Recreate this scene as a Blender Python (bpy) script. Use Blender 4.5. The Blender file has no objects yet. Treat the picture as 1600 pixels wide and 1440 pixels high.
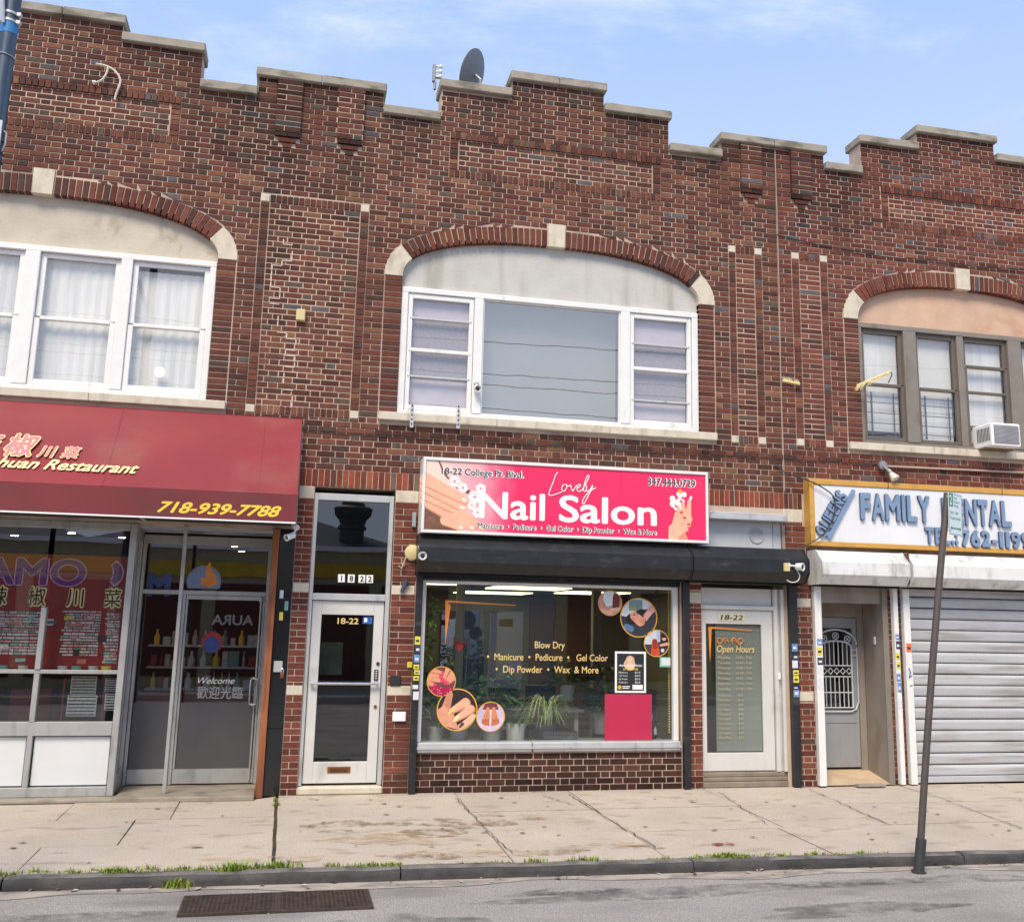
import bpy, math, random
from mathutils import Vector, Matrix
random.seed(7)
scene = bpy.context.scene
COL = scene.collection
# ------------------------------------------------------------------ camera
CAM = Vector((0.0, -12.0, 1.84))
cam_d = bpy.data.cameras.new('camera')
cam = bpy.data.objects.new('camera', cam_d)
COL.objects.link(cam)
yaw, pitch, roll = 0.230317697, 0.191827396, 0.0189128854
fw = Vector((math.sin(yaw)*math.cos(pitch), math.cos(yaw)*math.cos(pitch), math.sin(pitch)))
r0 = Vector((math.cos(yaw), -math.sin(yaw), 0))
u0 = r0.cross(fw)
rt = math.cos(roll)*r0 + math.sin(roll)*u0
up = math.cos(roll)*u0 - math.sin(roll)*r0
m = Matrix((rt, up, -fw)).transposed().to_4x4()
m.translation = CAM
cam.matrix_world = m
cam_d.sensor_width = 36.0
cam_d.lens = 1610.325/1600*36.0
cam_d.shift_x = -0.02766
cam_d.shift_y = -0.03344
cam_d.clip_start = 0.1
cam_d.clip_end = 2000
scene.camera = cam
# ------------------------------------------------------------------ world, sun, exposure
SUN_EL, SUN_AZ = math.radians(52), math.radians(205)
world = bpy.data.worlds.new('World')
scene.world = world
world.use_nodes = True
wn, wl = world.node_tree.nodes, world.node_tree.links
bg = wn['Background']
bg.inputs['Strength'].default_value = 0.105
sky = wn.new('ShaderNodeTexSky')
sky.sky_type = 'NISHITA'
sky.sun_disc = False
sky.sun_elevation = SUN_EL
sky.sun_rotation = SUN_AZ
sky.air_density = 1.0
sky.dust_density = 0.4
sky.ozone_density = 4.0
tc = wn.new('ShaderNodeTexCoord')
mp = wn.new('ShaderNodeMapping')
mp.inputs['Scale'].default_value = (1.0, 1.0, 2.6)
mp.inputs['Rotation'].default_value = (0.0, 0.0, 0.35)
wl.new(tc.outputs['Generated'], mp.inputs['Vector'])
n1 = wn.new('ShaderNodeTexNoise')
n1.inputs['Scale'].default_value = 2.0
n1.inputs['Detail'].default_value = 9
n1.inputs['Roughness'].default_value = 0.62
n1.inputs['Distortion'].default_value = 0.35
wl.new(mp.outputs['Vector'], n1.inputs['Vector'])
rmp = wn.new('ShaderNodeMapRange')
rmp.interpolation_type = 'SMOOTHSTEP'
rmp.inputs['From Min'].default_value = 0.51
rmp.inputs['From Max'].default_value = 0.80
rmp.inputs['To Min'].default_value = 0.0
rmp.inputs['To Max'].default_value = 0.9
wl.new(n1.outputs['Fac'], rmp.inputs['Value'])
# a bright thin veil lies over the blue and whitens towards the horizon, all round
sep = wn.new('ShaderNodeSeparateXYZ')
wl.new(tc.outputs['Generated'], sep.inputs['Vector'])
hz = wn.new('ShaderNodeMapRange')
hz.interpolation_type = 'SMOOTHSTEP'
hz.inputs['From Min'].default_value = 0.22
hz.inputs['From Max'].default_value = 0.65
hz.inputs['To Min'].default_value = 1.0
hz.inputs['To Max'].default_value = 0.0
wl.new(sep.outputs['Z'], hz.inputs['Value'])
veil = wn.new('ShaderNodeMix')
veil.data_type = 'RGBA'
wl.new(hz.outputs['Result'], veil.inputs['Factor'])
veil.inputs['A'].default_value = (3.1, 4.7, 8.3, 1)
veil.inputs['B'].default_value = (5.8, 6.6, 8.6, 1)
m0 = wn.new('ShaderNodeMix')
m0.data_type = 'RGBA'
m0.inputs['Factor'].default_value = 0.8
wl.new(sky.outputs['Color'], m0.inputs['A'])
wl.new(veil.outputs['Result'], m0.inputs['B'])
mx = wn.new('ShaderNodeMix')
mx.data_type = 'RGBA'
wl.new(rmp.outputs['Result'], mx.inputs['Factor'])
wl.new(m0.outputs['Result'], mx.inputs['A'])
mx.inputs['B'].default_value = (8.2, 8.4, 8.9, 1)
wl.new(mx.outputs['Result'], bg.inputs['Color'])
sun_d = bpy.data.lights.new('sun', 'SUN')
sun_d.energy = 3.1
sun_d.angle = math.radians(24)
sun_d.color = (1.0, 0.88, 0.69)
sun = bpy.data.objects.new('sun', sun_d)
COL.objects.link(sun)
sdir = Vector((math.sin(SUN_AZ)*math.cos(SUN_EL), math.cos(SUN_AZ)*math.cos(SUN_EL), math.sin(SUN_EL)))
sun.rotation_euler = sdir.to_track_quat('Z', 'Y').to_euler()
vs = scene.view_settings
vs.view_transform = 'Standard'
vs.look = 'None'
vs.exposure = 0.44
vs.gamma = 1.0
vs.use_curve_mapping = False
scene.cycles.max_bounces = 8
scene.cycles.transparent_max_bounces = 12
scene.cycles.use_denoising = True
# ------------------------------------------------------------------ materials
def lin(c):
    return tuple(((v/255)/12.92 if v/255 <= 0.04045 else ((v/255+0.055)/1.055)**2.4) for v in c)
def M(name, rgb, rough=0.6, var=0.12, scale=5.0, metal=0.0, bump=0.0, bscale=60.0, attr=False,
      dirt=None, damt=0.5, dscale=(3, 3, 3), dlo=0.5, dhi=0.7, spec=0.5, rand=0.0, fine=0.0, fscale=150.0):
    """procedural paint, masonry or metal: base colour, two sizes of mottling, optional wear of another colour, relief"""
    mt = bpy.data.materials.new(name)
    mt.use_nodes = True
    N, K = mt.node_tree.nodes, mt.node_tree.links
    b = N['Principled BSDF']
    b.inputs['Roughness'].default_value = rough
    b.inputs['Metallic'].default_value = metal
    b.inputs['Specular IOR Level'].default_value = spec
    geo = N.new('ShaderNodeNewGeometry')
    if attr:
        base = N.new('ShaderNodeAttribute'); base.attribute_name = 'col'; cur = base.outputs['Color']
    else:
        base = N.new('ShaderNodeRGB'); base.outputs[0].default_value = (*lin(rgb), 1); cur = base.outputs[0]
    def mult(cur, fac_socket, lo, hi, f0=0.3, f1=0.7):
        mr = N.new('ShaderNodeMapRange')
        mr.inputs['From Min'].default_value = f0; mr.inputs['From Max'].default_value = f1
        mr.inputs['To Min'].default_value = lo; mr.inputs['To Max'].default_value = hi
        K.new(fac_socket, mr.inputs['Value'])
        sc = N.new('ShaderNodeVectorMath'); sc.operation = 'SCALE'
        K.new(cur, sc.inputs[0]); K.new(mr.outputs['Result'], sc.inputs['Scale'])
        return sc.outputs['Vector']
    def noise(s, det=4):
        n = N.new('ShaderNodeTexNoise')
        if isinstance(s, tuple):
            mpn = N.new('ShaderNodeMapping'); mpn.inputs['Scale'].default_value = s
            K.new(geo.outputs['Position'], mpn.inputs['Vector']); K.new(mpn.outputs['Vector'], n.inputs['Vector'])
            n.inputs['Scale'].default_value = 1.0
        else:
            K.new(geo.outputs['Position'], n.inputs['Vector']); n.inputs['Scale'].default_value = s
        n.inputs['Detail'].default_value = det
        return n.outputs['Fac']
    if var: cur = mult(cur, noise(scale), 1-var, 1+var)
    if fine: cur = mult(cur, noise(fscale, 2), 1-fine, 1+fine)
    if rand:
        oi = N.new('ShaderNodeObjectInfo')
        cur = mult(cur, oi.outputs['Random'], 1-rand, 1+rand, 0, 1)
    if dirt:
        mr = N.new('ShaderNodeMapRange'); mr.interpolation_type = 'SMOOTHSTEP'
        mr.inputs['From Min'].default_value = dlo; mr.inputs['From Max'].default_value = dhi
        mr.inputs['To Max'].default_value = damt
        K.new(noise(dscale, 6), mr.inputs['Value'])
        mix = N.new('ShaderNodeMix'); mix.data_type = 'RGBA'
        K.new(mr.outputs['Result'], mix.inputs['Factor']); K.new(cur, mix.inputs['A'])
        mix.inputs['B'].default_value = (*lin(dirt), 1)
        cur = mix.outputs['Result']
    K.new(cur, b.inputs['Base Color'])
    if bump:
        bp = N.new('ShaderNodeBump'); bp.inputs['Strength'].default_value = bump; bp.inputs['Distance'].default_value = 0.01
        K.new(noise(bscale, 5), bp.inputs['Height']); K.new(bp.outputs['Normal'], b.inputs['Normal'])
    return mt
def glass(name, tint, refl, add_=0.0, ior=1.5, rough=0.0, gcol=(0.85, 0.85, 0.85)):
    """a pane: fresnel reflection over clear tinted transmission"""
    mt = bpy.data.materials.new(name); mt.use_nodes = True
    N, K = mt.node_tree.nodes, mt.node_tree.links
    N.remove(N['Principled BSDF'])
    out = N['Material Output']
    tr = N.new('ShaderNodeBsdfTransparent'); tr.inputs['Color'].default_value = (*tint, 1)
    gl = N.new('ShaderNodeBsdfGlossy'); gl.inputs['Roughness'].default_value = rough; gl.inputs['Color'].default_value = (*gcol, 1)
    fr = N.new('ShaderNodeFresnel'); fr.inputs['IOR'].default_value = ior
    ma = N.new('ShaderNodeMath'); ma.operation = 'MULTIPLY_ADD'; ma.use_clamp = True
    ma.inputs[1].default_value = refl; ma.inputs[2].default_value = add_
    K.new(fr.outputs['Fac'], ma.inputs[0])
    # a thin pane reflects alike from both sides
    geo = N.new('ShaderNodeNewGeometry'); io = N.new('ShaderNodeMapRange')
    io.inputs['To Min'].default_value = ior; io.inputs['To Max'].default_value = 1/ior
    K.new(geo.outputs['Backfacing'], io.inputs['Value']); K.new(io.outputs['Result'], fr.inputs['IOR'])
    # slight waviness of old float glass
    n = N.new('ShaderNodeTexNoise'); n.inputs['Scale'].default_value = 2.2
    n.inputs['Detail'].default_value = 1
    K.new(geo.outputs['Position'], n.inputs['Vector'])
    bp = N.new('ShaderNodeBump'); bp.inputs['Strength'].default_value = 0.025; bp.inputs['Distance'].default_value = 0.02
    K.new(n.outputs['Fac'], bp.inputs['Height']); K.new(bp.outputs['Normal'], gl.inputs['Normal'])
    mix = N.new('ShaderNodeMixShader')
    K.new(ma.outputs['Value'], mix.inputs['Fac']); K.new(tr.outputs[0], mix.inputs[1]); K.new(gl.outputs[0], mix.inputs[2])
    K.new(mix.outputs[0], out.inputs['Surface'])
    return mt
def lamp_mat(name, rgb, strength):
    mt = bpy.data.materials.new(name); mt.use_nodes = True
    b = mt.node_tree.nodes['Principled BSDF']
    b.inputs['Base Color'].default_value = (*lin(rgb), 1)
    b.inputs['Emission Color'].default_value = (*lin(rgb), 1)
    b.inputs['Emission Strength'].default_value = strength
    return mt
MAT = {}
def P(name, rgb, **k):
    if name not in MAT: MAT[name] = M(name, rgb, **k)
    return MAT[name]
BRICK = M('fired_brick', (110, 60, 52), rough=0.85, var=0.16, scale=14, attr=True, bump=0.4, bscale=90, fine=0.16, fscale=120, spec=0.2,
          dirt=(64, 50, 44), damt=0.42, dscale=(1.1, 1.1, 0.32), dlo=0.5, dhi=0.74)
MORTAR = M('mortar', (192, 171, 153), rough=0.95, var=0.14, scale=3, bump=0.3, bscale=120, dirt=(108, 92, 80), damt=0.7, dscale=(1.1, 1.1, 0.45), spec=0.1)
LIME = M('limestone', (206, 196, 178), rough=0.85, var=0.08, scale=9, bump=0.15, bscale=90, dirt=(150, 138, 120), damt=0.45, dscale=(9, 9, 3), spec=0.2)
COPE = M('coping_stone', (158, 150, 138), rough=0.9, var=0.12, scale=5, bump=0.25, bscale=60, dirt=(92, 88, 74), damt=0.7, dscale=(3, 3, 7), dlo=0.48, dhi=0.68, spec=0.2)
STUCCO = M('grey_stucco', (192, 190, 184), rough=0.95, var=0.06, scale=4, bump=0.3, bscale=40, dirt=(146, 136, 122), damt=0.55, dscale=(3.2, 3.2, 0.35), dlo=0.5, dhi=0.72, spec=0.15)
STUCCO_L = M('cream_stucco', (194, 184, 168), rough=0.95, var=0.08, scale=4, bump=0.4, bscale=30, dirt=(140, 116, 100), damt=0.4, dscale=(5, 5, 3), dlo=0.58, dhi=0.72, spec=0.15)
STUCCO_R = M('peach_stucco', (204, 172, 148), rough=0.95, var=0.08, scale=4, bump=0.25, bscale=40, dirt=(182, 124, 94), damt=0.4, dscale=(2, 2, 2.5), dlo=0.5, dhi=0.75, spec=0.15)
WHITE = M('white_paint', (228, 227, 224), rough=0.45, var=0.04, scale=6, bump=0.05, bscale=30, dirt=(150, 142, 130), damt=0.5, dscale=(7, 7, 2.5), dlo=0.62, dhi=0.8)
GREYW = M('taupe_paint', (130, 122, 112), rough=0.5, var=0.07, scale=5, dirt=(96, 82, 66), damt=0.5, dscale=(6, 6, 2), dlo=0.55, dhi=0.75)
ALU = M('aluminium', (196, 197, 197), rough=0.42, var=0.07, scale=6, metal=0.35, dirt=(128, 124, 118), damt=0.5, dscale=(9, 9, 2), dlo=0.55, dhi=0.75)
DOORW = M('door_paint', (206, 204, 200), rough=0.5, var=0.05, scale=4, dirt=(150, 142, 132), damt=0.5, dscale=(4, 4, 2), dlo=0.58, dhi=0.78)
BLACK = M('black_paint', (34, 35, 38), rough=0.42, var=0.25, scale=6, bump=0.1, bscale=25, dirt=(84, 82, 78), damt=0.45, dscale=(5, 5, 12), dlo=0.55, dhi=0.75)
DARK = M('dark_void', (22, 22, 23), rough=0.8)
CHROME = M('chrome', (210, 210, 212), rough=0.18, metal=0.9, var=0.05)
BRASS = M('brass', (150, 104, 62), rough=0.4, metal=0.7, var=0.1, scale=30)
GOLD = M('gold_leaf', (232, 200, 128), rough=0.45, var=0.06)
PAPER = M('white_print', (236, 236, 236), rough=0.6, var=0.03)
INK = M('black_print', (40, 38, 40), rough=0.6, var=0.05)
CLEAR = glass('clear_glass', (0.86, 0.89, 0.88), 2.6, 0.05)
COATED = glass('coated_glass', (0.75, 0.76, 0.76), 2.0, 0.33, gcol=(0.92, 0.87, 0.78))
UPPER = glass('upstairs_glass', (0.97, 0.97, 0.97), 1.8, 0.10)
# ------------------------------------------------------------------ mesh building
class MB:
    def __init__(s): s.v, s.f, s.c = [], [], []
    def quad(s, *p):
        i = len(s.v); s.v += [tuple(q) for q in p]; s.f.append(tuple(range(i, i+len(p)))); return s
    def faces(s, vs_, fs):
        i = len(s.v); s.v += [tuple(q) for q in vs_]; s.f += [tuple(i+k for k in f) for f in fs]; return s
    def box(s, x0, x1, y0, y1, z0, z1):
        x0, x1 = min(x0, x1), max(x0, x1); y0, y1 = min(y0, y1), max(y0, y1); z0, z1 = min(z0, z1), max(z0, z1)
        return s.faces([(x0,y0,z0),(x1,y0,z0),(x1,y1,z0),(x0,y1,z0),(x0,y0,z1),(x1,y0,z1),(x1,y1,z1),(x0,y1,z1)],
                       [(0,3,2,1),(4,5,6,7),(0,1,5,4),(1,2,6,5),(2,3,7,6),(3,0,4,7)])
    def cbox(s, x0, x1, y0, y1, z0, z1, c=0.006):
        """box with chamfered edges"""
        x0, x1 = min(x0, x1), max(x0, x1); y0, y1 = min(y0, y1), max(y0, y1); z0, z1 = min(z0, z1), max(z0, z1)
        c = min(c, (x1-x0)*.4, (y1-y0)*.4, (z1-z0)*.4)
        X, Y, Z = (x0, x1), (y0, y1), (z0, z1); V = []; idx = {}
        for i in (0,1):
            for j in (0,1):
                for k in (0,1):
                    ix, iy, iz = X[i]+(c if i == 0 else -c), Y[j]+(c if j == 0 else -c), Z[k]+(c if k == 0 else -c)
                    for a, p in enumerate(((X[i],iy,iz),(ix,Y[j],iz),(ix,iy,Z[k]))):
                        idx[(i,j,k,a)] = len(V); V.append(p)
        F = []
        def add(l, n):
            p = [Vector(V[q]) for q in l]
            nn = (p[1]-p[0]).cross(p[2]-p[0])
            F.append(tuple(l) if nn.dot(Vector(n)) > 0 else tuple(reversed(l)))
        for i in (0,1): add([idx[(i,0,0,0)],idx[(i,1,0,0)],idx[(i,1,1,0)],idx[(i,0,1,0)]], (2*i-1,0,0))
        for j in (0,1): add([idx[(0,j,0,1)],idx[(1,j,0,1)],idx[(1,j,1,1)],idx[(0,j,1,1)]], (0,2*j-1,0))
        for k in (0,1): add([idx[(0,0,k,2)],idx[(1,0,k,2)],idx[(1,1,k,2)],idx[(0,1,k,2)]], (0,0,2*k-1))
        for i in (0,1):
            for j in (0,1): add([idx[(i,j,0,0)],idx[(i,j,1,0)],idx[(i,j,1,1)],idx[(i,j,0,1)]], (2*i-1,2*j-1,0))
            for k in (0,1): add([idx[(i,0,k,0)],idx[(i,1,k,0)],idx[(i,1,k,2)],idx[(i,0,k,2)]], (2*i-1,0,2*k-1))
        for j in (0,1):
            for k in (0,1): add([idx[(0,j,k,1)],idx[(1,j,k,1)],idx[(1,j,k,2)],idx[(0,j,k,2)]], (0,2*j-1,2*k-1))
        for i in (0,1):
            for j in (0,1):
                for k in (0,1): add([idx[(i,j,k,0)],idx[(i,j,k,1)],idx[(i,j,k,2)]], (2*i-1,2*j-1,2*k-1))
        return s.faces(V, F)
    def prism(s, poly, y0, y1):
        """outline in x,z (counter-clockwise seen from the street) given thickness in y"""
        n = len(poly); a = sum(poly[i][0]*poly[(i+1)%n][1]-poly[(i+1)%n][0]*poly[i][1] for i in range(n))
        if a < 0: poly = poly[::-1]
        V = [(x,y0,z) for x,z in poly]+[(x,y1,z) for x,z in poly]
        F = [tuple(range(n)), tuple(range(2*n-1, n-1, -1))]
        F += [(i, n+i, n+(i+1)%n, (i+1)%n) for i in range(n)]
        return s.faces(V, F)
    def prismx(s, poly, x0, x1):
        """outline in y,z extruded along x"""
        n = len(poly); a = sum(poly[i][0]*poly[(i+1)%n][1]-poly[(i+1)%n][0]*poly[i][1] for i in range(n))
        if a > 0: poly = poly[::-1]
        V = [(x0,y,z) for y,z in poly]+[(x1,y,z) for y,z in poly]
        F = [tuple(range(n)), tuple(range(2*n-1, n-1, -1))]
        F += [(i, n+i, n+(i+1)%n, (i+1)%n) for i in range(n)]
        return s.faces(V, F)
    def tube(s, pts, r, n=8, cap=True):
        pts = [Vector(p) for p in pts]; rs = r if isinstance(r, (list, tuple)) else [r]*len(pts)
        rings = []; prev = None
        for i, p in enumerate(pts):
            t = (pts[min(i+1, len(pts)-1)]-pts[max(i-1, 0)]).normalized()
            if prev is None:
                a = Vector((0,0,1)) if abs(t.z) < .9 else Vector((1,0,0)); u = t.cross(a).normalized()
            else:
                u = (prev - t*prev.dot(t)).normalized()
            prev = u; w = t.cross(u)
            rings.append([p+(u*math.cos(2*math.pi*k/n)+w*math.sin(2*math.pi*k/n))*rs[i] for k in range(n)])
        V = [q for ring in rings for q in ring]; F = []
        for i in range(len(pts)-1):
            for k in range(n): F.append((i*n+k, i*n+(k+1)%n, (i+1)*n+(k+1)%n, (i+1)*n+k))
        if cap:
            F.append(tuple(range(n-1, -1, -1))); F.append(tuple((len(pts)-1)*n+k for k in range(n)))
        return s.faces(V, F)
    def lathe(s, prof, c, axis=(0,0,1), n=20):
        """profile of (radius, height) turned round an axis through c"""
        ax = Vector(axis).normalized(); a = Vector((0,0,1)) if abs(ax.z) < .9 else Vector((1,0,0))
        u = ax.cross(a).normalized(); w = ax.cross(u); c = Vector(c)
        V = []; F = []
        for r, h in prof:
            V += [c+ax*h+(u*math.cos(2*math.pi*k/n)+w*math.sin(2*math.pi*k/n))*max(r, 1e-4) for k in range(n)]
        for i in range(len(prof)-1):
            for k in range(n): F.append((i*n+k, i*n+(k+1)%n, (i+1)*n+(k+1)%n, (i+1)*n+k))
        return s.faces(V, F)
    def build(s, name, mat, parent=None, base=None, smooth=False, props=None, cols=None):
        root = parent
        while root is not None and root.parent is not None: root = root.parent
        off = Vector(root.location) if root is not None else Vector(base or (0,0,0))
        me = bpy.data.meshes.new(name)
        me.from_pydata([(v[0]-off.x, v[1]-off.y, v[2]-off.z) for v in s.v], [], s.f)
        if smooth:
            me.polygons.foreach_set('use_smooth', [True]*len(me.polygons))
            me.set_sharp_from_angle(angle=math.radians(40))
        if cols:
            at = me.attributes.new('col', 'FLOAT_COLOR', 'FACE')
            at.data.foreach_set('color', [q for c in cols for q in (*c, 1)])
        me.materials.append(mat); me.update()
        o = bpy.data.objects.new(name, me); COL.objects.link(o)
        if parent is not None: o.parent = parent
        else: o.location = off
        for k, v in (props or {}).items(): o[k] = v
        return o
def root(name, loc, label, cat, group=None):
    o = bpy.data.objects.new(name, None); o.empty_display_size = 0.1; COL.objects.link(o)
    o.location = loc; o['label'] = label; o['category'] = cat
    if group: o['group'] = group
    return o
def tag(o, label, cat, group=None):
    o['label'] = label; o['category'] = cat
    if group: o['group'] = group
    return o
def B(name, mat, parent, *boxes, c=None, **k):
    mb = MB()
    for b in boxes: mb.cbox(*b, c=c) if c else mb.box(*b)
    return mb.build(name, mat, parent, **k)
def disc(cx, cz, r, y, n=40): return [(cx+r*math.cos(2*math.pi*i/n), y, cz+r*math.sin(2*math.pi*i/n)) for i in range(n)]
def flat(mb, pts, y): mb.quad(*[(x, y, z) for x, z in pts]); return mb
def capsule(p0, p1, r0, r1, n=8):
    p0, p1 = Vector(p0), Vector(p1); d = (p1-p0).normalized(); a = math.atan2(d.y, d.x); out = []
    for i in range(n+1):
        t = a+math.pi/2+math.pi*i/n; out.append((p0.x+r0*math.cos(t), p0.y+r0*math.sin(t)))
    for i in range(n+1):
        t = a-math.pi/2+math.pi*i/n; out.append((p1.x+r1*math.cos(t), p1.y+r1*math.sin(t)))
    return out
def text(body, size, o, parent, mat, width=None, thick=0.0, bold=0.0, shear=0.0, align='LEFT', ux=(1,0,0), vz=(0,0,1),
         name='lettering', label=None, mirror=False, res=4):
    """lettering laid on a plane: o lower left (or centre, right) of the baseline, ux along it, vz up it; bold thickens the strokes"""
    cu = bpy.data.curves.new(name, 'FONT'); cu.body = body; cu.size = size; cu.shear = shear
    cu.extrude = thick/2; cu.resolution_u = res; cu.align_x = 'LEFT'
    t = bpy.data.objects.new(name, cu)
    me0 = bpy.data.meshes.new_from_object(t)
    V = [tuple(v.co) for v in me0.vertices]; F = [tuple(p.vertices) for p in me0.polygons]
    bpy.data.objects.remove(t); bpy.data.curves.remove(cu); bpy.data.meshes.remove(me0)
    if not V: return None
    b_ = bold*size; xs = [v[0] for v in V]; w0, w1 = min(xs)-b_, max(xs)+b_; sx = (width/(w1-w0)) if width else 1.0
    ox = {'LEFT': w0, 'CENTER': (w0+w1)/2, 'RIGHT': w1}[align]
    ux, vz, o = Vector(ux).normalized(), Vector(vz).normalized(), Vector(o); nz = ux.cross(vz)
    sg = -1 if mirror else 1
    mb = MB(); n = 8 if bold else 0
    shifts = [(0, 0)]+[(b_*math.cos(2*math.pi*k/n), b_*math.sin(2*math.pi*k/n)) for k in range(n)]
    for k, (dx, dy) in enumerate(shifts):
        vs_ = [tuple(o+ux*((v[0]+dx-ox)*sx*sg)+vz*(v[1]+dy)+nz*(v[2]+thick/2-k*.00003)) for v in V]
        mb.faces(vs_, [tuple(reversed(f)) for f in F] if mirror else F)
    ob = mb.build(name, mat, parent)
    if label: ob['label'] = label
    return ob
def ribbon(pts, w, y): return MB().tube([(p[0], y, p[1]) for p in pts], w/2, 6)
def smooth_path(pts, n=4):
    out = []
    for i in range(len(pts)-1):
        p0, p1, p2, p3 = (Vector(pts[max(i-1, 0)]), Vector(pts[i]), Vector(pts[i+1]), Vector(pts[min(i+2, len(pts)-1)]))
        for k in range(n):
            t = k/n
            out.append(0.5*((2*p1)+(p2-p0)*t+(2*p0-5*p1+4*p2-p3)*t*t+(3*p1-p0-3*p2+p3)*t**3))
    out.append(Vector(pts[-1])); return out

def stain_mat(name, rgb, amt, scale=7.0, lo=.44, hi=.62):
    """a worn-through or soaked patch: broken up by noise, the surface below shows between"""
    mt = M(name, rgb, rough=.95, var=.15, scale=6, fine=.15, fscale=90, spec=.15)
    N, K = mt.node_tree.nodes, mt.node_tree.links; out = N['Material Output']; b = N['Principled BSDF']
    geo = N.new('ShaderNodeNewGeometry'); n = N.new('ShaderNodeTexNoise'); n.inputs['Scale'].default_value = scale; n.inputs['Detail'].default_value = 8; n.inputs['Roughness'].default_value = .7
    K.new(geo.outputs['Position'], n.inputs['Vector']); mr = N.new('ShaderNodeMapRange'); mr.interpolation_type = 'SMOOTHSTEP'
    mr.inputs['From Min'].default_value = lo; mr.inputs['From Max'].default_value = hi; mr.inputs['To Max'].default_value = amt; K.new(n.outputs['Fac'], mr.inputs['Value'])
    tr = N.new('ShaderNodeBsdfTransparent'); mx_ = N.new('ShaderNodeMixShader'); K.new(mr.outputs['Result'], mx_.inputs['Fac']); K.new(tr.outputs[0], mx_.inputs[1]); K.new(b.outputs[0], mx_.inputs[2]); K.new(mx_.outputs[0], out.inputs['Surface'])
    return mt

def twidth(body, size):
    cu = bpy.data.curves.new('measure', 'FONT'); cu.body = body; cu.size = size; t = bpy.data.objects.new('measure', cu)
    me = bpy.data.meshes.new_from_object(t); w = max((v.co.x for v in me.vertices), default=0); bpy.data.objects.remove(t); bpy.data.curves.remove(cu); bpy.data.meshes.remove(me); return w
# ------------------------------------------------------------------ ground: road, kerb, pavement
def kerb_y(x): return -3.29-0.036*x
def pave_z(y): return 0.06*y/3.3 if y < 0 else 0.0
ROAD = M('asphalt', (158, 152, 147), rough=0.9, var=0.10, scale=0.9, bump=0.9, bscale=150, dirt=(122, 117, 113), damt=0.75,
         dscale=(0.7, 1.6, 1), dlo=0.5, dhi=0.72, spec=0.25, fine=0.42, fscale=95)
B('road', ROAD, None, (-150, 150, -150, 2, -0.6, -0.145), props={'kind': 'structure'})
GUT = M('gutter_dust', (168, 157, 143), rough=0.95, var=0.12, scale=3, bump=0.3, bscale=160, dirt=(128, 121, 115), damt=0.8, dscale=(3, 7, 1), dlo=0.45, dhi=0.6, fine=0.2, fscale=120)
mb = MB(); xs = [-8+0.25*i for i in range(90)]
for a, b_ in zip(xs, xs[1:]):
    wa, wb = .17+.07*math.sin(a*2.1)+.04*math.sin(a*5.3), .17+.07*math.sin(b_*2.1)+.04*math.sin(b_*5.3)
    mb.quad((a, kerb_y(a)-.02-wa, -.141), (b_, kerb_y(b_)-.02-wb, -.141), (b_, kerb_y(b_)+.02, -.141), (a, kerb_y(a)+.02, -.141))
mb.build('gutter', GUT, None, props={'kind': 'structure'})
def road_blot(cx, cy, rx, ry, seed, z): return [(x, y, z) for x, y, _ in blot0(cx, cy, rx, ry, seed)]
def blot0(cx, cy, rx, ry, seed, n=30):
    rr = random.Random(seed); ph = [rr.uniform(0, 6.3) for _ in range(4)]; pts = []
    for i in range(n):
        t = 2*math.pi*i/n; k = 1+.2*math.sin(2*t+ph[0])+.15*math.sin(3*t+ph[1])+.1*math.sin(5*t+ph[2]); pts.append((cx+rx*k*math.cos(t), cy+ry*k*math.sin(t), 0))
    return pts
OIL = stain_mat('road_dark_patch', (104, 100, 97), .6, 3.2, .36, .7)
mb = MB()
for i, (cx, cy, rx, ry) in enumerate(((3.1,-4.0,1.7,.16),(5.6,-3.95,.5,.16),(4.6,-3.95,.7,.1),(6.6,-4.3,.6,.2),(2.2,-3.85,.5,.1),(.9,-4.5,.5,.2),(-1.4,-4.0,.7,.12),(4.2,-4.7,.9,.15))): mb.quad(*road_blot(cx, cy, rx, ry, i+70, -.1408+.0004*i))
mb.build('road_patch', OIL, None, props={'kind': 'structure'})
mb = MB(); rr = random.Random(41)
for i in range(260):
    x, y, r = rr.uniform(-3, 8), kerb_y(2)-.1-abs(rr.gauss(0, .55)), rr.uniform(.003, .009); z = -.1425
    mb.faces([(x-r,y,z),(x,y-r*.8,z),(x+r,y,z),(x,y+r*.9,z),(x+r*.1,y,z+r*.9)], [(0,1,4),(1,2,4),(2,3,4),(3,0,4)])
mb.build('road_grit', P('grit', (150, 142, 130), rough=.95), None, props={'kind': 'stuff'})
PAVE = M('pavement_concrete', (184, 171, 156), rough=0.92, var=0.07, scale=1.6, bump=0.35, bscale=140, dirt=(158, 144, 127), damt=0.7,
         dscale=(2.6, 4.5, 1), dlo=0.56, dhi=0.68, rand=0.045, fine=0.2, fscale=90, spec=0.2)
SAND = M('worn_concrete', (188, 166, 138), rough=0.95, var=0.12, scale=4, bump=0.35, bscale=120, fine=0.15, fscale=90, spec=0.15)
SANDP = stain_mat('sandy_patch', (198, 174, 142), .6, 5, .42, .64)
JOINT = M('joint_dirt', (92, 82, 70), rough=1.0, var=0.2, scale=12)
pave = root('sidewalk', (2, -1.6, 0), 'pale concrete pavement of cracked flags along the shopfronts', 'pavement')
del pave['label'], pave['category']; pave['kind'] = 'structure'
mb = MB()
mb.faces([(-9, 3, -.02), (14, 3, -.02), (14, -.0, -.02), (-9, 0, -.02), (14, kerb_y(14)+.02, -.085), (-9, kerb_y(-9)+.02, -.085)],
         [(3, 2, 1, 0), (5, 4, 2, 3)])
mb.build('bedding', JOINT, pave)
rows = [(0.0, -1.09), (-1.09, -2.2), (-2.2, None)]
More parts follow.
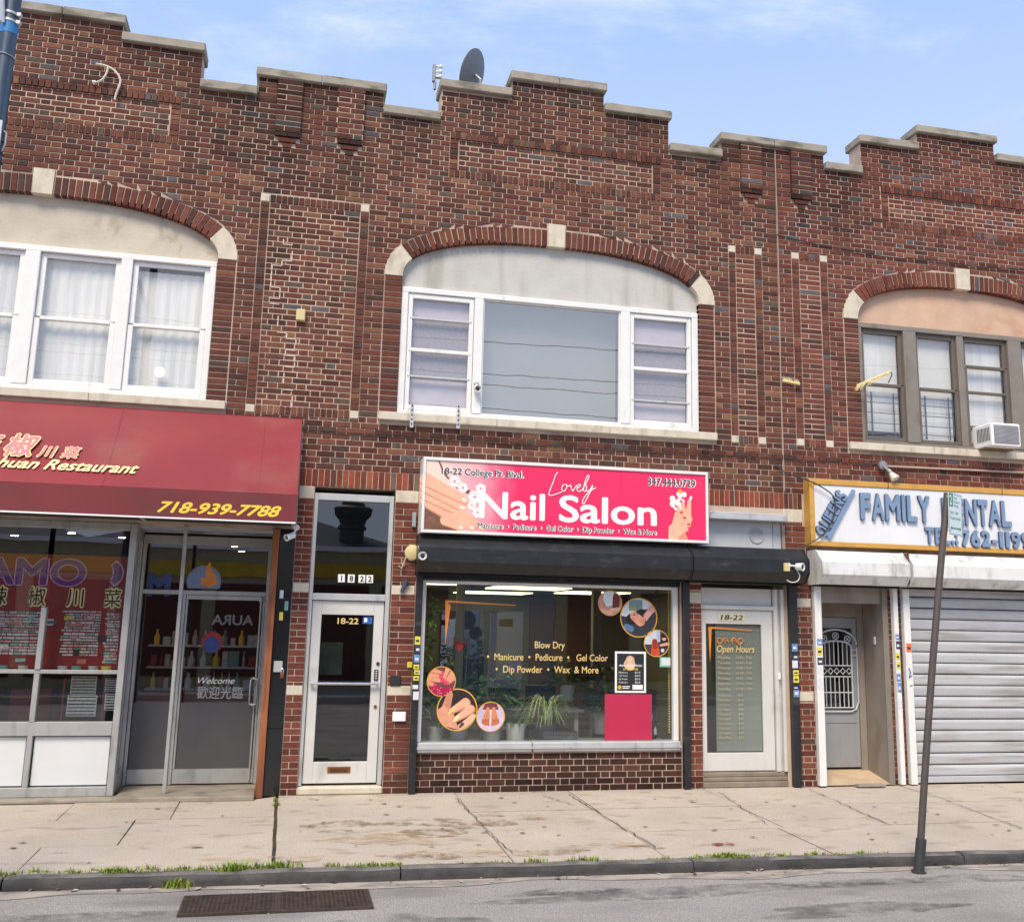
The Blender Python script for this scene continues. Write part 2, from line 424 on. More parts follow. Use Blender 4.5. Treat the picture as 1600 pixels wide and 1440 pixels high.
colr = [[-9, -7.6, -6.4, -5.2, -4.2, -3.15, -2.02, -1.0, -.025, 1.9, 3.22, 4.86, 6.08, 7.45, 8.75, 10.0, 11.3, 12.6, 14],
        [-9, -7.4, -6.2, -5.0, -3.8, -2.6, -1.31, -.02, 1.9, 3.22, 4.82, 5.98, 7.36, 8.7, 10.0, 11.3, 12.6, 14],
        [-9, -7.0, -5.4, -3.6, -1.9, -.015, 1.91, 3.23, 4.75, 5.86, 7.3, 8.6, 9.9, 11.2, 12.5, 14]]
for ri, (ya, yb) in enumerate(rows):
    cs = colr[ri]
    for a, b_ in zip(cs, cs[1:]):
        g = .0055 if ri else .005
        if abs(a+.02) < .03: ga = .016
        else: ga = g
        gb = .016 if abs(b_+.02) < .03 else g
        n = max(2, int((b_-a)/.25)); dz = random.uniform(-.004, .004); tl = random.uniform(-.003, .003)
        V = []; F = []
        for i in range(n+1):
            x = a+ga+(b_-gb-a-ga)*i/n
            y1 = ya-(g if ri else 0)+(random.uniform(-.003, .003) if ri else 0)
            y0 = (kerb_y(x)+.144 if yb is None else yb+g)
            if ri == 0 and -6 < x < -.25: y1 = -.2+ (.0 if x < -1.72 else -.02)
            z1, z0 = pave_z(y1)+dz+tl, pave_z(y0)+dz-tl
            V += [(x, y0, z0), (x, y1, z1), (x, y0, z0-.05), (x, y1, z1-.05)]
        for i in range(n):
            p = 4*i; F += [(p, p+4, p+5, p+1), (p+2, p+6, p+4, p), (p+1, p+5, p+7, p+3)]
        F += [(0, 1, 3, 2), (4*n+2, 4*n+3, 4*n+1, 4*n)]
        MB().faces(V, F).build('paving_slab', PAVE, pave)
# worn sandy patches, where the surface layer has come off
def blot(cx, cy, rx, ry, seed, z=.004, n=26):
    rr = random.Random(seed); ph = [rr.uniform(0, 6.3) for _ in range(4)]; pts = []
    for i in range(n):
        t = 2*math.pi*i/n; k = 1+.25*math.sin(2*t+ph[0])+.18*math.sin(3*t+ph[1])+.14*math.sin(5*t+ph[2])+rr.uniform(-.08, .08)
        x, y = cx+rx*k*math.cos(t), cy+ry*k*math.sin(t); pts.append((x, y, pave_z(y)+z))
    return pts
BROWNS = stain_mat('brown_stain', (156, 134, 108), .7, 8, .42, .62)
mb = MB()
for i, q in enumerate([(.62, -1.55, .20, .12), (.5, -1.85, .1, .05), (1.30, -2.05, .26, .10), (1.62, -2.0, .12, .06), (1.78, -1.65, .28, .16), (2.35, -2.93, .17, .09), (1.2, -2.95, .2, .06),
                       (1.15, -1.62, .16, .05), (2.05, -1.3, .1, .03), (3.1, -2.85, .14, .05), (2.45, -1.5, .1, .05)]):
    mb.quad(*blot(q[0], q[1], q[2]*1.35, q[3]*1.5, i+3, .0085))
mb.build('stain', BROWNS, pave)
mb = MB()
for i, q in enumerate([(.95, -2.25, .42, .14), (1.55, -2.85, .5, .1), (2.9, -2.7, .22, .06), (.0, -2.85, .3, .08)]): mb.quad(*blot(q[0], q[1], q[2]*1.4, q[3]*1.6, i+33, .0065))
mb.build('worn_patch', SANDP, pave)
mb = MB(); mb.quad(*blot(3.9, -2.85, .09, .05, 9, .0105)); mb.quad(*blot(3.98, -2.83, .05, .03, 10, .0105))
mb.build('red_stain', stain_mat('red_stain', (140, 66, 52), .85, 14, .38, .55), pave)
mb = MB(); rr = random.Random(5)
for i in range(90):
    x, y = rr.uniform(-3.2, 9), rr.uniform(-3.0, -.15); r = rr.uniform(.006, .02)
    mb.quad(*blot(x, y, r*rr.uniform(1, 2.2), r, i+100, .0115, 9))
mb.build('gum_spots', M('old_gum', (96, 86, 76), rough=.9), pave, props={'kind': 'stuff'})
# hairline cracks
CRK = M('crack', (70, 60, 50), rough=1)
def crack(p0, p1, w, seed, wob=.016):
    rr = random.Random(seed); n = 22; pts = []
    for i in range(n+1):
        t = i/n; x = p0[0]+(p1[0]-p0[0])*t+(rr.uniform(-wob, wob) if 0 < i < n else 0); y = p0[1]+(p1[1]-p0[1])*t
        pts.append((x, y, w*rr.uniform(.4, 1.2)))
    mb = MB()
    for (x, y, a), (x2, y2, b_) in zip(pts, pts[1:]):
        mb.quad((x-a, y, pave_z(y)+.0125), (x+a, y, pave_z(y)+.0125), (x2+b_, y2, pave_z(y2)+.0125), (x2-b_, y2, pave_z(y2)+.0125))
    return mb.build('crack', CRK, pave)
crack((1.86, -.35), (1.95, -2.95), .0045, 1); crack((3.16, -.25), (3.25, -2.9), .006, 2); crack((2.85, -.3), (3.05, -.9), .005, 3)
crack((6.15, -.2), (5.95, -2.2), .006, 4); crack((4.95, -.3), (4.7, -2.1), .004, 5); crack((7.48, -.5), (7.2, -2.6), .006, 6); crack((-.03, -.4), (-.01, -3.2), .009, 7, .012)
# kerb
KERB = M('kerb_face_dark', (66, 63, 62), rough=0.75, var=0.28, scale=5, bump=1.0, bscale=16, dirt=(44, 43, 43), damt=0.85, dscale=(3, 3, 9), dlo=0.42, dhi=0.65, fine=.15, fscale=60)
KTOP = M('kerb_top_pale', (116, 111, 106), rough=0.9, var=0.2, scale=6, bump=0.7, bscale=40, dirt=(70, 66, 63), damt=0.8, dscale=(4, 4, 4), dlo=0.45, dhi=0.65, fine=.2, fscale=70)
kerb = root('kerb', (2, -3.36, -.14), 'dark worn kerb', 'kerb'); del kerb['label'], kerb['category']; kerb['kind'] = 'structure'
ks = [-9, -6.5, -4.2, -1.95, .97, 3.4, 5.9, 8.3, 10.8, 14]
for a, b_ in zip(ks, ks[1:]):
    a += .006; b_ -= .006; n = max(3, int((b_-a)/.22)); V = []; F = []; rr = random.Random(int(a*50)); off = rr.uniform(-.008, .008)
    prof = [(.14, -.16), (.14, -.056), (.05, -.053), (.018, -.062), (.001, -.082), (-.006, -.11), (-.012, -.16)]
    for i in range(n+1):
        x = a+(b_-a)*i/n; j = rr.uniform(-.006, .006); k = rr.uniform(-.005, .005)
        for q, (dy, z) in enumerate(prof): V.append((x, kerb_y(x)+dy+off+(j if q > 2 else 0), z+(k if 0 < q < 5 else 0)))
    m_ = len(prof)
    for i in range(n):
        for q in range(m_-1): F.append((i*m_+q, (i+1)*m_+q, (i+1)*m_+q+1, i*m_+q+1))
    F += [tuple(range(m_)), tuple(n*m_+q for q in reversed(range(m_)))]
    ks_o = MB().faces(V, [tuple(reversed(f)) for f in F]).build('kerb_stone', KERB, kerb, smooth=True); ks_o.data.materials.append(KTOP)
    for pi, pg in enumerate(ks_o.data.polygons):
        if pi < n*(m_-1) and pi % (m_-1) in (0, 1, 2): pg.material_index = 1  # upper faces get the lighter grey, the front keeps the darker one
# grass along the kerb
GRASS = M('grass_blades', (112, 140, 48), rough=0.7, attr=True, var=0.25, scale=20, spec=0.2)
mb = MB(); cols = []; rr = random.Random(11)
def tuft(x, y, z, n, spread, h):
    for _ in range(n):
        px, py = x+rr.gauss(0, spread), y+rr.gauss(0, spread*.35); a = rr.uniform(0, 6.3); l = h*rr.uniform(.3, .95); w = rr.uniform(.003, .006)
        lean = rr.uniform(.3, 1.0)*l; dx, dy = math.cos(a), math.sin(a); qx, qy = -dy*w, dx*w
        mb.quad((px-qx, py-qy, z), (px+qx, py+qy, z), (px+dx*lean*.4+qx*.7, py+dy*lean*.4+qy*.7, z+l*.6), (px+dx*lean*.4-qx*.7, py+dy*lean*.4-qy*.7, z+l*.6))
        mb.quad((px+dx*lean*.4-qx*.7, py+dy*lean*.4-qy*.7, z+l*.6), (px+dx*lean*.4+qx*.7, py+dy*lean*.4+qy*.7, z+l*.6), (px+dx*lean, py+dy*lean, z+l*.95))
        c = lin((rr.uniform(98, 146), rr.uniform(134, 170), rr.uniform(36, 62))) if rr.random() > .3 else lin(rr.choice([(150, 138, 84), (96, 104, 50), (128, 122, 70)]))
        cols.extend([c, c])
def strip(x0, x1, per_m, h):
    x = x0
    while x < x1:
        tuft(x, kerb_y(x)+.145+rr.gauss(0, .02), -.066, int(rr.uniform(10, 26)), .035, h*rr.uniform(.6, 1.4)); x += rr.expovariate(per_m)
strip(-6, -1.2, 22, .05); strip(-1.2, .0, 26, .05); strip(-.3, .15, 40, .08); strip(.45, .95, 26, .05); strip(1, 1.9, 9, .028)
strip(2.05, 2.2, 40, .05); strip(2.4, 2.62, 40, .05); strip(2.7, 3.3, 7, .03); strip(3.45, 4.3, 34, .045); strip(3.1, 3.45, 8, .03); strip(4.5, 5.3, 6, .03)
tuft(3.75, kerb_y(3.75)+.16, -.066, 90, .05, .07); tuft(4.55, kerb_y(4.55)+.15, -.066, 60, .05, .05); tuft(5.0, kerb_y(5)+.15, -.066, 60, .04, .045)
tuft(-.72, -3.3, -.14, 130, .05, .09); tuft(-.34, -3.2, -.066, 120, .05, .10); tuft(-.03, -.55, -.015, 40, .02, .06); tuft(-.03, -.32, -.01, 22, .012, .09); tuft(-1.2, -3.13, -.066, 90, .06, .07)
for x in (1.0, 2.9, 3.6, 4.85): tuft(x, -.05, 0, 14, .06, .03)
mb.build('grass', GRASS, None, cols=cols, props={'kind': 'stuff'})
mb = MB(); cols = []
for _ in range(120):
    x = rr.uniform(-4, 9); y = kerb_y(x)-abs(rr.gauss(.03, .06)); a = rr.uniform(0, 3.1); l = rr.uniform(.012, .04); w = l*rr.uniform(.25, .6); z = -.137+rr.uniform(0, .006)
    dx, dy = math.cos(a), math.sin(a)
    mb.quad((x-dx*l, y-dy*l, z), (x+dy*w, y-dx*w, z+.006), (x+dx*l, y+dy*l, z+.003), (x-dy*w, y+dx*w, z+.008))
    cols.append(lin(rr.choice([(120, 96, 66), (96, 78, 56), (160, 146, 124), (70, 58, 46), (200, 196, 188)])))
mb.build('leaf_litter', GRASS, None, cols=cols, props={'kind': 'stuff'})
# drain grate in the gutter
IRON = M('rusty_iron', (74, 62, 54), rough=0.75, var=0.25, scale=14, metal=0.3, bump=0.3, bscale=60, dirt=(48, 40, 36), damt=0.7, dscale=(9, 9, 9))
gr = root('drain_grate', (.03, -3.9, -.14), 'rusty iron drain grate of small square holes set in the road by the kerb', 'drain grate')
B('pit_shade', DARK, gr, (-.63, .70, -4.12, -3.60, -.1448, -.1438))  # flat dark plate at road level, its colour standing in for the shaded hole
for a, b_ in ((-.63, .0345), (.0355, .70)):
    y0, y1 = -4.12, -3.60
    f = B('grate_frame', IRON, gr, (a, b_, y0, y0+.022, -.1435, -.127), (a, b_, y1-.022, y1, -.1435, -.127), (a, a+.022, y0+.022, y1-.022, -.1435, -.127), (b_-.022, b_, y0+.022, y1-.022, -.1435, -.127))
    n = 21
    mb = MB()
    for i in range(1, n): x = a+(b_-a)*i/n; mb.box(x-.006, x+.006, y0+.022, y1-.022, -.1435, -.1285)
    for i in range(1, 13): y = y0+(y1-y0)*i/13; mb.box(a+.022, b_-.022, y-.007, y+.007, -.1433, -.1295)
    mb.build('grate_bars', IRON, gr, props={'kind': 'stuff'})
# ------------------------------------------------------------------ the three brick row buildings
bl = root('restaurant_building', (-3.0, 0, 0), 'brown brick row building with restaurant below, white windows under a cream arch', 'building', 'row of brick buildings')
bc = root('salon_building', (3.0, 0, 0), 'brown brick row building with nail salon below, wide white window under a grey arch', 'building', 'row of brick buildings')
br = root('dental_building', (8.8, 0, 0), 'brown brick row building with dental office below, taupe windows under a peach arch', 'building', 'row of brick buildings')
def owner(x): return bl if x < 0 else (bc if x < 6.02 else br)
XL, XR = -6.0, 11.6
# parapet steps: x0, x1, top of brickwork
STEPS = [(-6.0,-5.3,8.33),(-5.3,-4.63,8.06),(-4.63,-3.70,8.51),(-3.70,-2.37,8.76),(-2.37,-1.45,8.545),(-1.45,-.78,8.075),(-.78,.73,8.335),(.73,1.45,8.055),
         (1.45,2.36,8.51),(2.36,3.59,8.76),(3.59,4.49,8.49),(4.49,5.24,8.045),(5.24,6.75,8.30),(6.75,7.32,8.07),(7.32,8.22,8.545),(8.22,9.47,8.815),(9.47,10.4,8.545),(10.4,10.95,8.07),(10.95,11.6,8.3)]
def top_at(x):
    for a, b_, z in STEPS:
        if a <= x < b_: return z
    return 0
SILL, SPR, CR = 4.29, 5.985, 6.56
ARCH = [(-3.04, 1.955, bl), (2.978, 1.915, bc), (8.82, 1.645, br)]
NN = 2.35; BA = CR-SPR; VD = .215
def half_at(z, A, Bh):
    t = (z-SPR)/Bh
    return 0.0 if t >= 1 else A*(1-max(t, 0)**NN)**(1/NN)
def arch_curve(a):
    """mid line of the arch ring with its normals, from the spring to the crown"""
    A, Bh = a+VD/2, BA+VD/2; N = 1400; P_ = []
    for i in range(N+1):
        t = math.pi/2*i/N; P_.append((A*math.cos(t)**(2/NN), SPR+Bh*math.sin(t)**(2/NN)))
    L = [0]
    for p, q in zip(P_, P_[1:]): L.append(L[-1]+math.hypot(q[0]-p[0], q[1]-p[1]))
    return P_, L
def arch_pt(cv, s, off):
    import bisect
    P_, L = cv; s = min(max(s, 0), L[-1])
    def at(u):
        u = min(max(u, 0), L[-1]); i = min(len(L)-1, max(1, bisect.bisect_left(L, u))); f = (u-L[i-1])/max(1e-9, L[i]-L[i-1])
        return (P_[i-1][0]+(P_[i][0]-P_[i-1][0])*f, P_[i-1][1]+(P_[i][1]-P_[i-1][1])*f)
    p, q0, q1 = at(s), at(s-.02), at(s+.02); tx, tz = q1[0]-q0[0], q1[1]-q0[1]; l = math.hypot(tx, tz); nx_, nz_ = tz/l, -tx/l
    if s < .02: nx_, nz_ = 1, 0
    if s > L[-1]-.02: nx_, nz_ = 0, 1
    return (p[0]+nx_*off, p[1]+nz_*off)
OUTER = {}
def outer_half(z, a):
    if a not in OUTER:
        cv = arch_curve(a); OUTER[a] = [arch_pt(cv, cv[1][-1]*i/200, VD/2+.012) for i in range(201)]
    pts = OUTER[a]
    if z <= pts[0][1]: return pts[0][0]
    for p, q in zip(pts, pts[1:]):
        if p[1] <= z <= q[1] and q[1] > p[1]: return p[0]+(q[0]-p[0])*(z-p[1])/(q[1]-p[1])
    return 0.0
# true openings in the wall body (x0,x1,z0,z1)
OPEN = [(.18,1.10,0,3.375),(1.455,4.61,.43,2.44),(4.885,5.985,0,3.30),(6.452,7.42,0,2.44),(7.69,11.6,0,2.44),(-6.0,-.17,0,2.87)]
for xc, a, o in ARCH: OPEN.append((xc-a, xc+a, SILL, SPR))
# wall bodies behind the bricks, in bands
zs = sorted({0, 8.0, 8.9}|{z for o in OPEN for z in o[2:]}|{s[2] for s in STEPS}|{SPR+BA*i/14 for i in range(15)}|{SPR+(BA+VD)})
def solid(zm, x0, x1):
    iv = []
    for a, b_, t in STEPS:
        if t > zm: iv.append([max(a, x0), min(b_, x1)])
    iv = [i for i in iv if i[1] > i[0]]; out = []
    for i in iv:
        if out and abs(out[-1][1]-i[0]) < 1e-6: out[-1][1] = i[1]
        else: out.append(i)
    holes = [(o[0], o[1]) for o in OPEN if o[2] < zm < o[3]]
    for xc, a, _ in ARCH:
        if SPR < zm < CR: h = half_at(zm, a+.05, BA+.05); holes.append((xc-h, xc+h))
    for h0, h1 in holes:
        n = []
        for a, b_ in out:
            if h1 <= a or h0 >= b_: n.append([a, b_]); continue
            if h0 > a: n.append([a, h0])
            if h1 < b_: n.append([h1, b_])
        out = n
    return out
for bld, x0, x1 in ((bl, XL, 0), (bc, 0, 6.02), (br, 6.02, XR)):
    mb = MB()
    for z0, z1 in zip(zs, zs[1:]):
        for a, b_ in solid((z0+z1)/2, x0, x1): mb.box(a, b_, .008, .30, z0, z1)
    mb.build('wall', MORTAR, bld)
    e = .004
    B('roof', P('roof_felt', (70, 68, 66), rough=.9), bld, (x0+e, x1-e, .304, 10, 7.5, 7.6))
    B('rear_wall', MORTAR, bld, (x0+e, x1-e, 10.004, 10.25, 0, 8.0))
    B('upper_floor', P('plaster', (150, 146, 140)), bld, (x0+e, x1-e, .304, 9.99, 3.62, 3.8))
B('end_wall', MORTAR, bl, (-6.25, -6.003, .012, 10.25, 0, 8.05)); B('end_wall', MORTAR, br, (11.603, 11.85, .012, 10.25, 0, 8.05))
# ---------------- bricks
PAL = [((108,66,53),6),((100,59,50),6),((92,55,46),5),((114,72,57),4),((84,54,46),4),((82,56,48),2.2),((121,79,61),2.5),((78,58,52),1.3),((94,87,88),.7),((92,77,66),1.6),((129,91,69),1.2),((107,70,59),3)]
PALR = [((114,66,54),6),((105,59,50),5),((121,72,59),4),((94,56,49),3),((82,58,51),1.5),((94,86,88),.8),((127,85,66),1),((108,70,60),3)]
PALD = [((76,49,42),5),((68,45,39),5),((84,53,45),3),((61,43,39),3),((94,60,50),1.2)]
PALS = [((143,76,57),4),((132,67,51),4),((113,61,50),3),((95,62,53),2),((111,93,84),1),((151,88,66),2)]
PALP = [((114,64,52),6),((107,58,48),6),((98,56,48),3),((122,74,59),2),((88,59,50),1)]
PALA = [((105,62,51),6),((95,56,47),5),((112,70,56),3),((86,57,50),2),((77,58,51),1)]
rb = random.Random(21)
def pick(pal):
    t = rb.random()*sum(w for _, w in pal)
    for c, w in pal:
        t -= w
        if t <= 0: return c
    return pal[0][0]
def soot(x, z):
    """weathering: soot below the parapet corbels and at the two low parapet gaps"""
    s = 0
    if z > 7.2: s = max(s, .5*math.exp(-((x+.9)/.55)**2))
    s = max(s, .62*math.exp(-((x+.42)/.22)**2)*(1 if z > 5.2 else 0)*min(1, max(.25, (z-5)/2.6)))
    s = max(s, .35*math.exp(-((x-.35)/.22)**2)*(1 if 6.6 < z < 7.7 else 0))
    s = max(s, .5*math.exp(-((x-6.95)/.55)**2)*(1 if z > 6.9 else 0)*max(0, min(1, (z-6.8)/.7)))
    s = max(s, .45*math.exp(-((x-6.38)/.2)**2)*(1 if z > 7.2 else 0))
    s = max(s, .4*math.exp(-((x-9.3)/.8)**2)*(1 if z > 8.3 else 0)*0)
    t = top_at(x)
    if t-z < .3: s = max(s, .32)
    if 3.9 < z < 4.2 and .8 < x < 5.2: s = max(s, .38)
    if z < .16: s = max(s, .4)
    return s
BR = []   # corners (bl, br, tr, tl) in x,z ; front y ; depth ; colour ; building
def brick(x0, x1, z0, z1, y=0.0, d=.09, pal=None, own=None, q=None, sootk=1.0):
    cx, cz = ((x0+x1)/2, (z0+z1)/2) if q is None else (sum(p[0] for p in q)/4, sum(p[1] for p in q)/4)
    o = own or owner(cx)
    if pal is None: pal = PALR if o is br else PAL
    c = lin(pick(pal)); s = soot(cx, cz)*sootk*rb.uniform(.55, 1.25)
    k = (1-min(.8, s))*rb.choice([.9, 1.0, 1.08]); k = round(k*8)/8
    k = max(k, .25)
    c = (c[0]*k, c[1]*k*(1+.06*(s > .3)), c[2]*k*(1+.12*(s > .3)))
    BR.append((q or [(x0,z0),(x1,z0),(x1,z1),(x0,z1)], y+rb.choice([-.002, -.001, 0, .001, .002]), d, c, o))
J = .0115; S, H = .2015, .0985; PER = S+H+2*J
def flemish(a0, a1, b0, b1, z0, z1, par, y=0.0, pal=None, own=None, sootk=1.0):
    """one course between slanted ends (bottom and top x of each end)"""
    lo, hi = min(a0, a1), max(b0, b1)
    if hi-lo < .03: return
    if hi-lo < .31:
        w = hi-lo
        if par % 2 == 0 or w < .14: brick(lo, hi, z0, z1, y, pal=pal, own=own)
        else:
            mid = lo+w*(.42 if w < .23 else .36)
            brick(lo, mid-J/2, z0, z1, y, pal=pal, own=own); brick(mid+J/2, hi, z0, z1, y, pal=pal, own=own)
        return
    off = (par % 2)*PER/2+.013; k = math.floor((lo-off)/PER)-1; x = off+k*PER; items = []
    while x < hi:
        items.append((x, x+S)); items.append((x+S+J, x+S+J+H)); x += PER
    out = []
    for s_, e_ in items:
        s_ += rb.uniform(-.0015, .0015)
        if e_ <= lo+.012 or s_ >= hi-.012: continue
        out.append([max(s_, lo), min(e_, hi)])
    # slivers at the ends are merged into their neighbours
    if len(out) > 1 and out[0][1]-out[0][0] < .04: out[1][0] = out[0][0]; out.pop(0)
    if len(out) > 1 and out[-1][1]-out[-1][0] < .04: out[-2][1] = out[-1][1]; out.pop()
    for s_, e_ in out:
        l0, l1, h0, h1 = min(max(s_, a0), e_), min(max(s_, a1), e_), max(min(e_, b0), s_), max(min(e_, b1), s_)
        if h0-l0 < .014 and h1-l1 < .014: continue
        brick(s_, e_, z0, z1, y, pal=pal, own=own, q=[(l0, z0), (max(h0, l0+.001), z0), (max(h1, l1+.001), z1), (l1, z1)], sootk=sootk)
REG = []  # areas the plain courses leave free
def region(x0, x1, z0, z1): REG.append((x0, x1, z0, z1))
def soldiers(x0, x1, z0, z1, y=0.0, pal=None, pitch=.0677, d=.09):
    n = max(1, round((x1-x0)/pitch)); w = (x1-x0)/n
    for i in range(n): brick(x0+i*w+J*.4, x0+(i+1)*w-J*.4, z0+.004, z1-.004, y, d, pal)
    region(x0, x1, z0, z1)
LIMES = []
def lime(x0, x1, z0, z1, own=None): LIMES.append((x0, x1, z0, z1, own)); region(x0, x1, z0, z1)
CO = .0677
for xc, a, o in ARCH:
    # jambs: a stack of stretchers each side
    for k in range(25):
        z = SILL+k*CO
        for s_ in (-1, 1):
            e = sorted((xc+s_*a, xc+s_*(a+.205)))
            brick(e[0], e[1], z+J/2, z+CO-J/2, 0, .118, PALA, o)
    region(xc-a-.217, xc+a+.217, SILL, SPR); region(xc-a-.22, xc+a+.22, SILL-.10, SILL)
    region(xc-.125, xc+.125, CR, 6.86)
    # gable panel: soldier rows and stacks of headers round a recessed field
    gw = 1.40 if o is not br else 1.21
    soldiers(xc-gw, xc+gw, 7.8442, 7.9458, -.02); soldiers(xc-gw, xc+gw, 7.3365, 7.438, -.006)
    for k in range(6):
        z = 7.438+k*CO
        for x in (xc-gw, xc+gw-.11): brick(x+.004, x+.106, z+J/2, z+CO-J/2, -.006, pal=None)
        flemish(*(xc-gw+.122,)*2, *(xc+gw-.122,)*2, z+J/2, z+CO-J/2, k, .0035)
    region(xc-gw, xc+gw, 7.438, 7.844)
# pilaster panels beside the windows
for sl, sr, zt, zb, pl in (((-.655,-.547),(.52,.627),6.745,4.285,PAL),((5.317,5.42),(5.685,5.795),6.735,4.285,PAL),((6.222,6.334),(6.638,6.75),6.733,4.298,PALR)):
    n = round((zt-zb)/CO); h = (zt-zb)/n
    for k in range(n):
        z = zb+k*h
        for a, b_ in (sl, sr): brick(a+.006, b_-.006, z+J/2, z+h-J/2, -.004, pal=pl)
        flemish(sl[1]+.006, sl[1]+.006, sr[0]-.006, sr[0]-.006, z+J/2, z+h-J/2, k+1, .0035, pal=pl)
    region(sl[0], sr[1], zb, zt)
    soldiers(sl[1], sr[0], zt, zt+.10, -.006, pl); soldiers(sl[1], sr[0], zb-.10, zb, -.004, pl)
    for a, b_ in (sl, sr): lime(a, b_, zt, zt+.10); lime(a, b_, zb-.10, zb)
# corbelled pilasters under the parapet
for x0, x1, zt in ((-.55,-.25,8.335),(.185,.5,8.335),(5.503,5.81,8.30),(6.238,6.54,8.30)):
    z = 7.655; k = 0
    while z < zt-.02:
        z1 = min(z+CO, zt)
        flemish(x0, x0, x1, x1, z+J/2, z1-J/2, k+1, -.05, sootk=.8); z += CO; k += 1
    for i, (w, y) in enumerate(((.30, -.036), (.20, -.024), (.10, -.012))):
        xm = (x0+x1)/2; z = 7.655-(i+1)*CO
        if i == 0: brick(xm-w/2, xm-.004, z+J/2, z+CO-J/2, y, pal=PALD); brick(xm+.004, xm+w/2, z+J/2, z+CO-J/2, y, pal=PALD)
        else: brick(xm-w/2, xm+w/2, z+J/2, z+CO-J/2, y, pal=PALA, sootk=.5)
        region(xm-w/2, xm+w/2, z, z+CO)
    B('corbel_bed', MORTAR, owner((x0+x1)/2), (x0+.004, x1-.004, -.043, .006, 7.66, zt)); region(x0, x1, 7.655, 8.4)
# lintel soldiers and pier stones at street level
soldiers(.0, 1.375, 3.375, 3.578, 0, PALS); soldiers(4.87, 6.02, 3.375, 3.578, 0, PALS); soldiers(6.02, 6.27, 3.375, 3.578, 0, PALA)
for a, b_ in ((.0,.178),(1.102,1.372)):
    lime(a, b_, 3.225, 3.375); lime(a, b_, 2.168, 2.28); lime(a, b_, 1.05, 1.16)
lime(4.712, 4.88, 2.16, 2.30); lime(6.128, 6.352, 1.0, 1.112); lime(6.128, 6.352, 2.14, 2.26); lime(5.995, 6.27, 3.2, 3.375)
# ground floor gaps: openings, and what lies behind signs, awning and shutter boxes
for o in OPEN[:6]: region(*o)
region(1.375, 6.02, 2.50, 3.575) if False else None
region(1.378, 4.86, 2.44, 3.6); region(4.86, 5.995, 2.44, 3.375); region(-6, -.0, 2.8, 4.06); region(-.17, 0, 0, 2.87); region(-.02, 0, 0, 2.87)
region(6.30, XR, 2.9, 3.72); region(6.36, XR, 2.44, 2.9); region(4.615, 4.705, 0, 2.44); region(6.02, 6.12, 0, 2.44); region(1.378, 1.455, 0, 2.44)
# the plain courses
courses = []; z = SILL
while z < 8.9: courses.append((z, z+CO)); z += CO
courses += [(3.578+i*.0712, 3.578+(i+1)*.0712) for i in range(10)]
courses += [(i*.0703125, (i+1)*.0703125) for i in range(48)]
for ci, (z0, z1) in enumerate(courses):
    zm = (z0+z1)/2; iv = []
    for a, b_, t in STEPS:
        if t > zm: iv.append([a, a, b_, b_])
    iv.sort(); out = []
    for i in iv:
        if out and abs(out[-1][2]-i[0]) < 1e-6: out[-1][2] = out[-1][3] = i[2]
        else: out.append(list(i))
    cuts = [(r[0], r[0], r[1], r[1]) for r in REG if r[2]-.03 < zm < r[3]+.03 and min(z1, r[3])-max(z0, r[2]) > .012]
    for xc, a, o in ARCH:
        A2, B2 = a+.217, BA+VD+.012
        if SPR-.01 < zm < SPR+B2-.005:
            h0, h1 = outer_half(max(z0, SPR), a), outer_half(min(z1, SPR+B2-.014), a)
            cuts.append((xc-h0, xc-h1, xc+h0, xc+h1))
    cuts.append((6.018, 6.018, 6.022, 6.022))
    for c0, c1, d0, d1 in cuts:
        n = []
        for a0, a1, b0, b1 in out:
            lo, hi = min(c0, c1), max(d0, d1)
            if hi <= min(a0, a1) or lo >= max(b0, b1): n.append([a0, a1, b0, b1]); continue
            if lo > min(a0, a1)+.02: n.append([a0, a1, c0, c1])
            if hi < max(b0, b1)-.02: n.append([d0, d1, b0, b1])
        out = n
    yy = 0.0
    for a0, a1, b0, b1 in out:
        pal = None
        if zm < .43 and 1.4 < a0 < 4.62: pal = PALD
        elif zm < 3.37: pal = PALP if not (a0 > 6.05) else PALR
        elif 3.6 < zm < 4.19 and a0 > .6 and b0 < 6.05: pal = PAL
        proud = -.02 if 4.0 < zm < 4.06 else 0.0
        g = .004
        flemish(a0+g, a1+g, b0-g, b1-g, z0+J/2, z1-J/2, ci, proud, pal)
for x0, x1, r0, r1 in REG[:]:
    if x1-x0 > 3.5 or x0 < -5: continue
    for ci, (z0, z1) in enumerate(courses):
        for za, zb in ((z0, r0), (r1, z1)):
            if z0 < za+1e-6 and zb < z1+1e-6 and zb-za > .024 and zb-za < z1-z0-.012:
                zm, xm = (za+zb)/2, (x0+x1)/2
                if any(g[0] < xm < g[1] and g[2]-.004 < zm < g[3]+.004 for g in REG) or any(o_[0] < xm < o_[1] and o_[2] < zm < o_[3] for o_ in OPEN) or zm > top_at(xm): continue
                if any(abs(xm-xc) < outer_half(zm, a) for xc, a, _ in ARCH if SPR < zm < CR+VD): continue
                flemish(x0+.004, x0+.004, x1-.004, x1-.004, za+.005, zb-.005, ci)
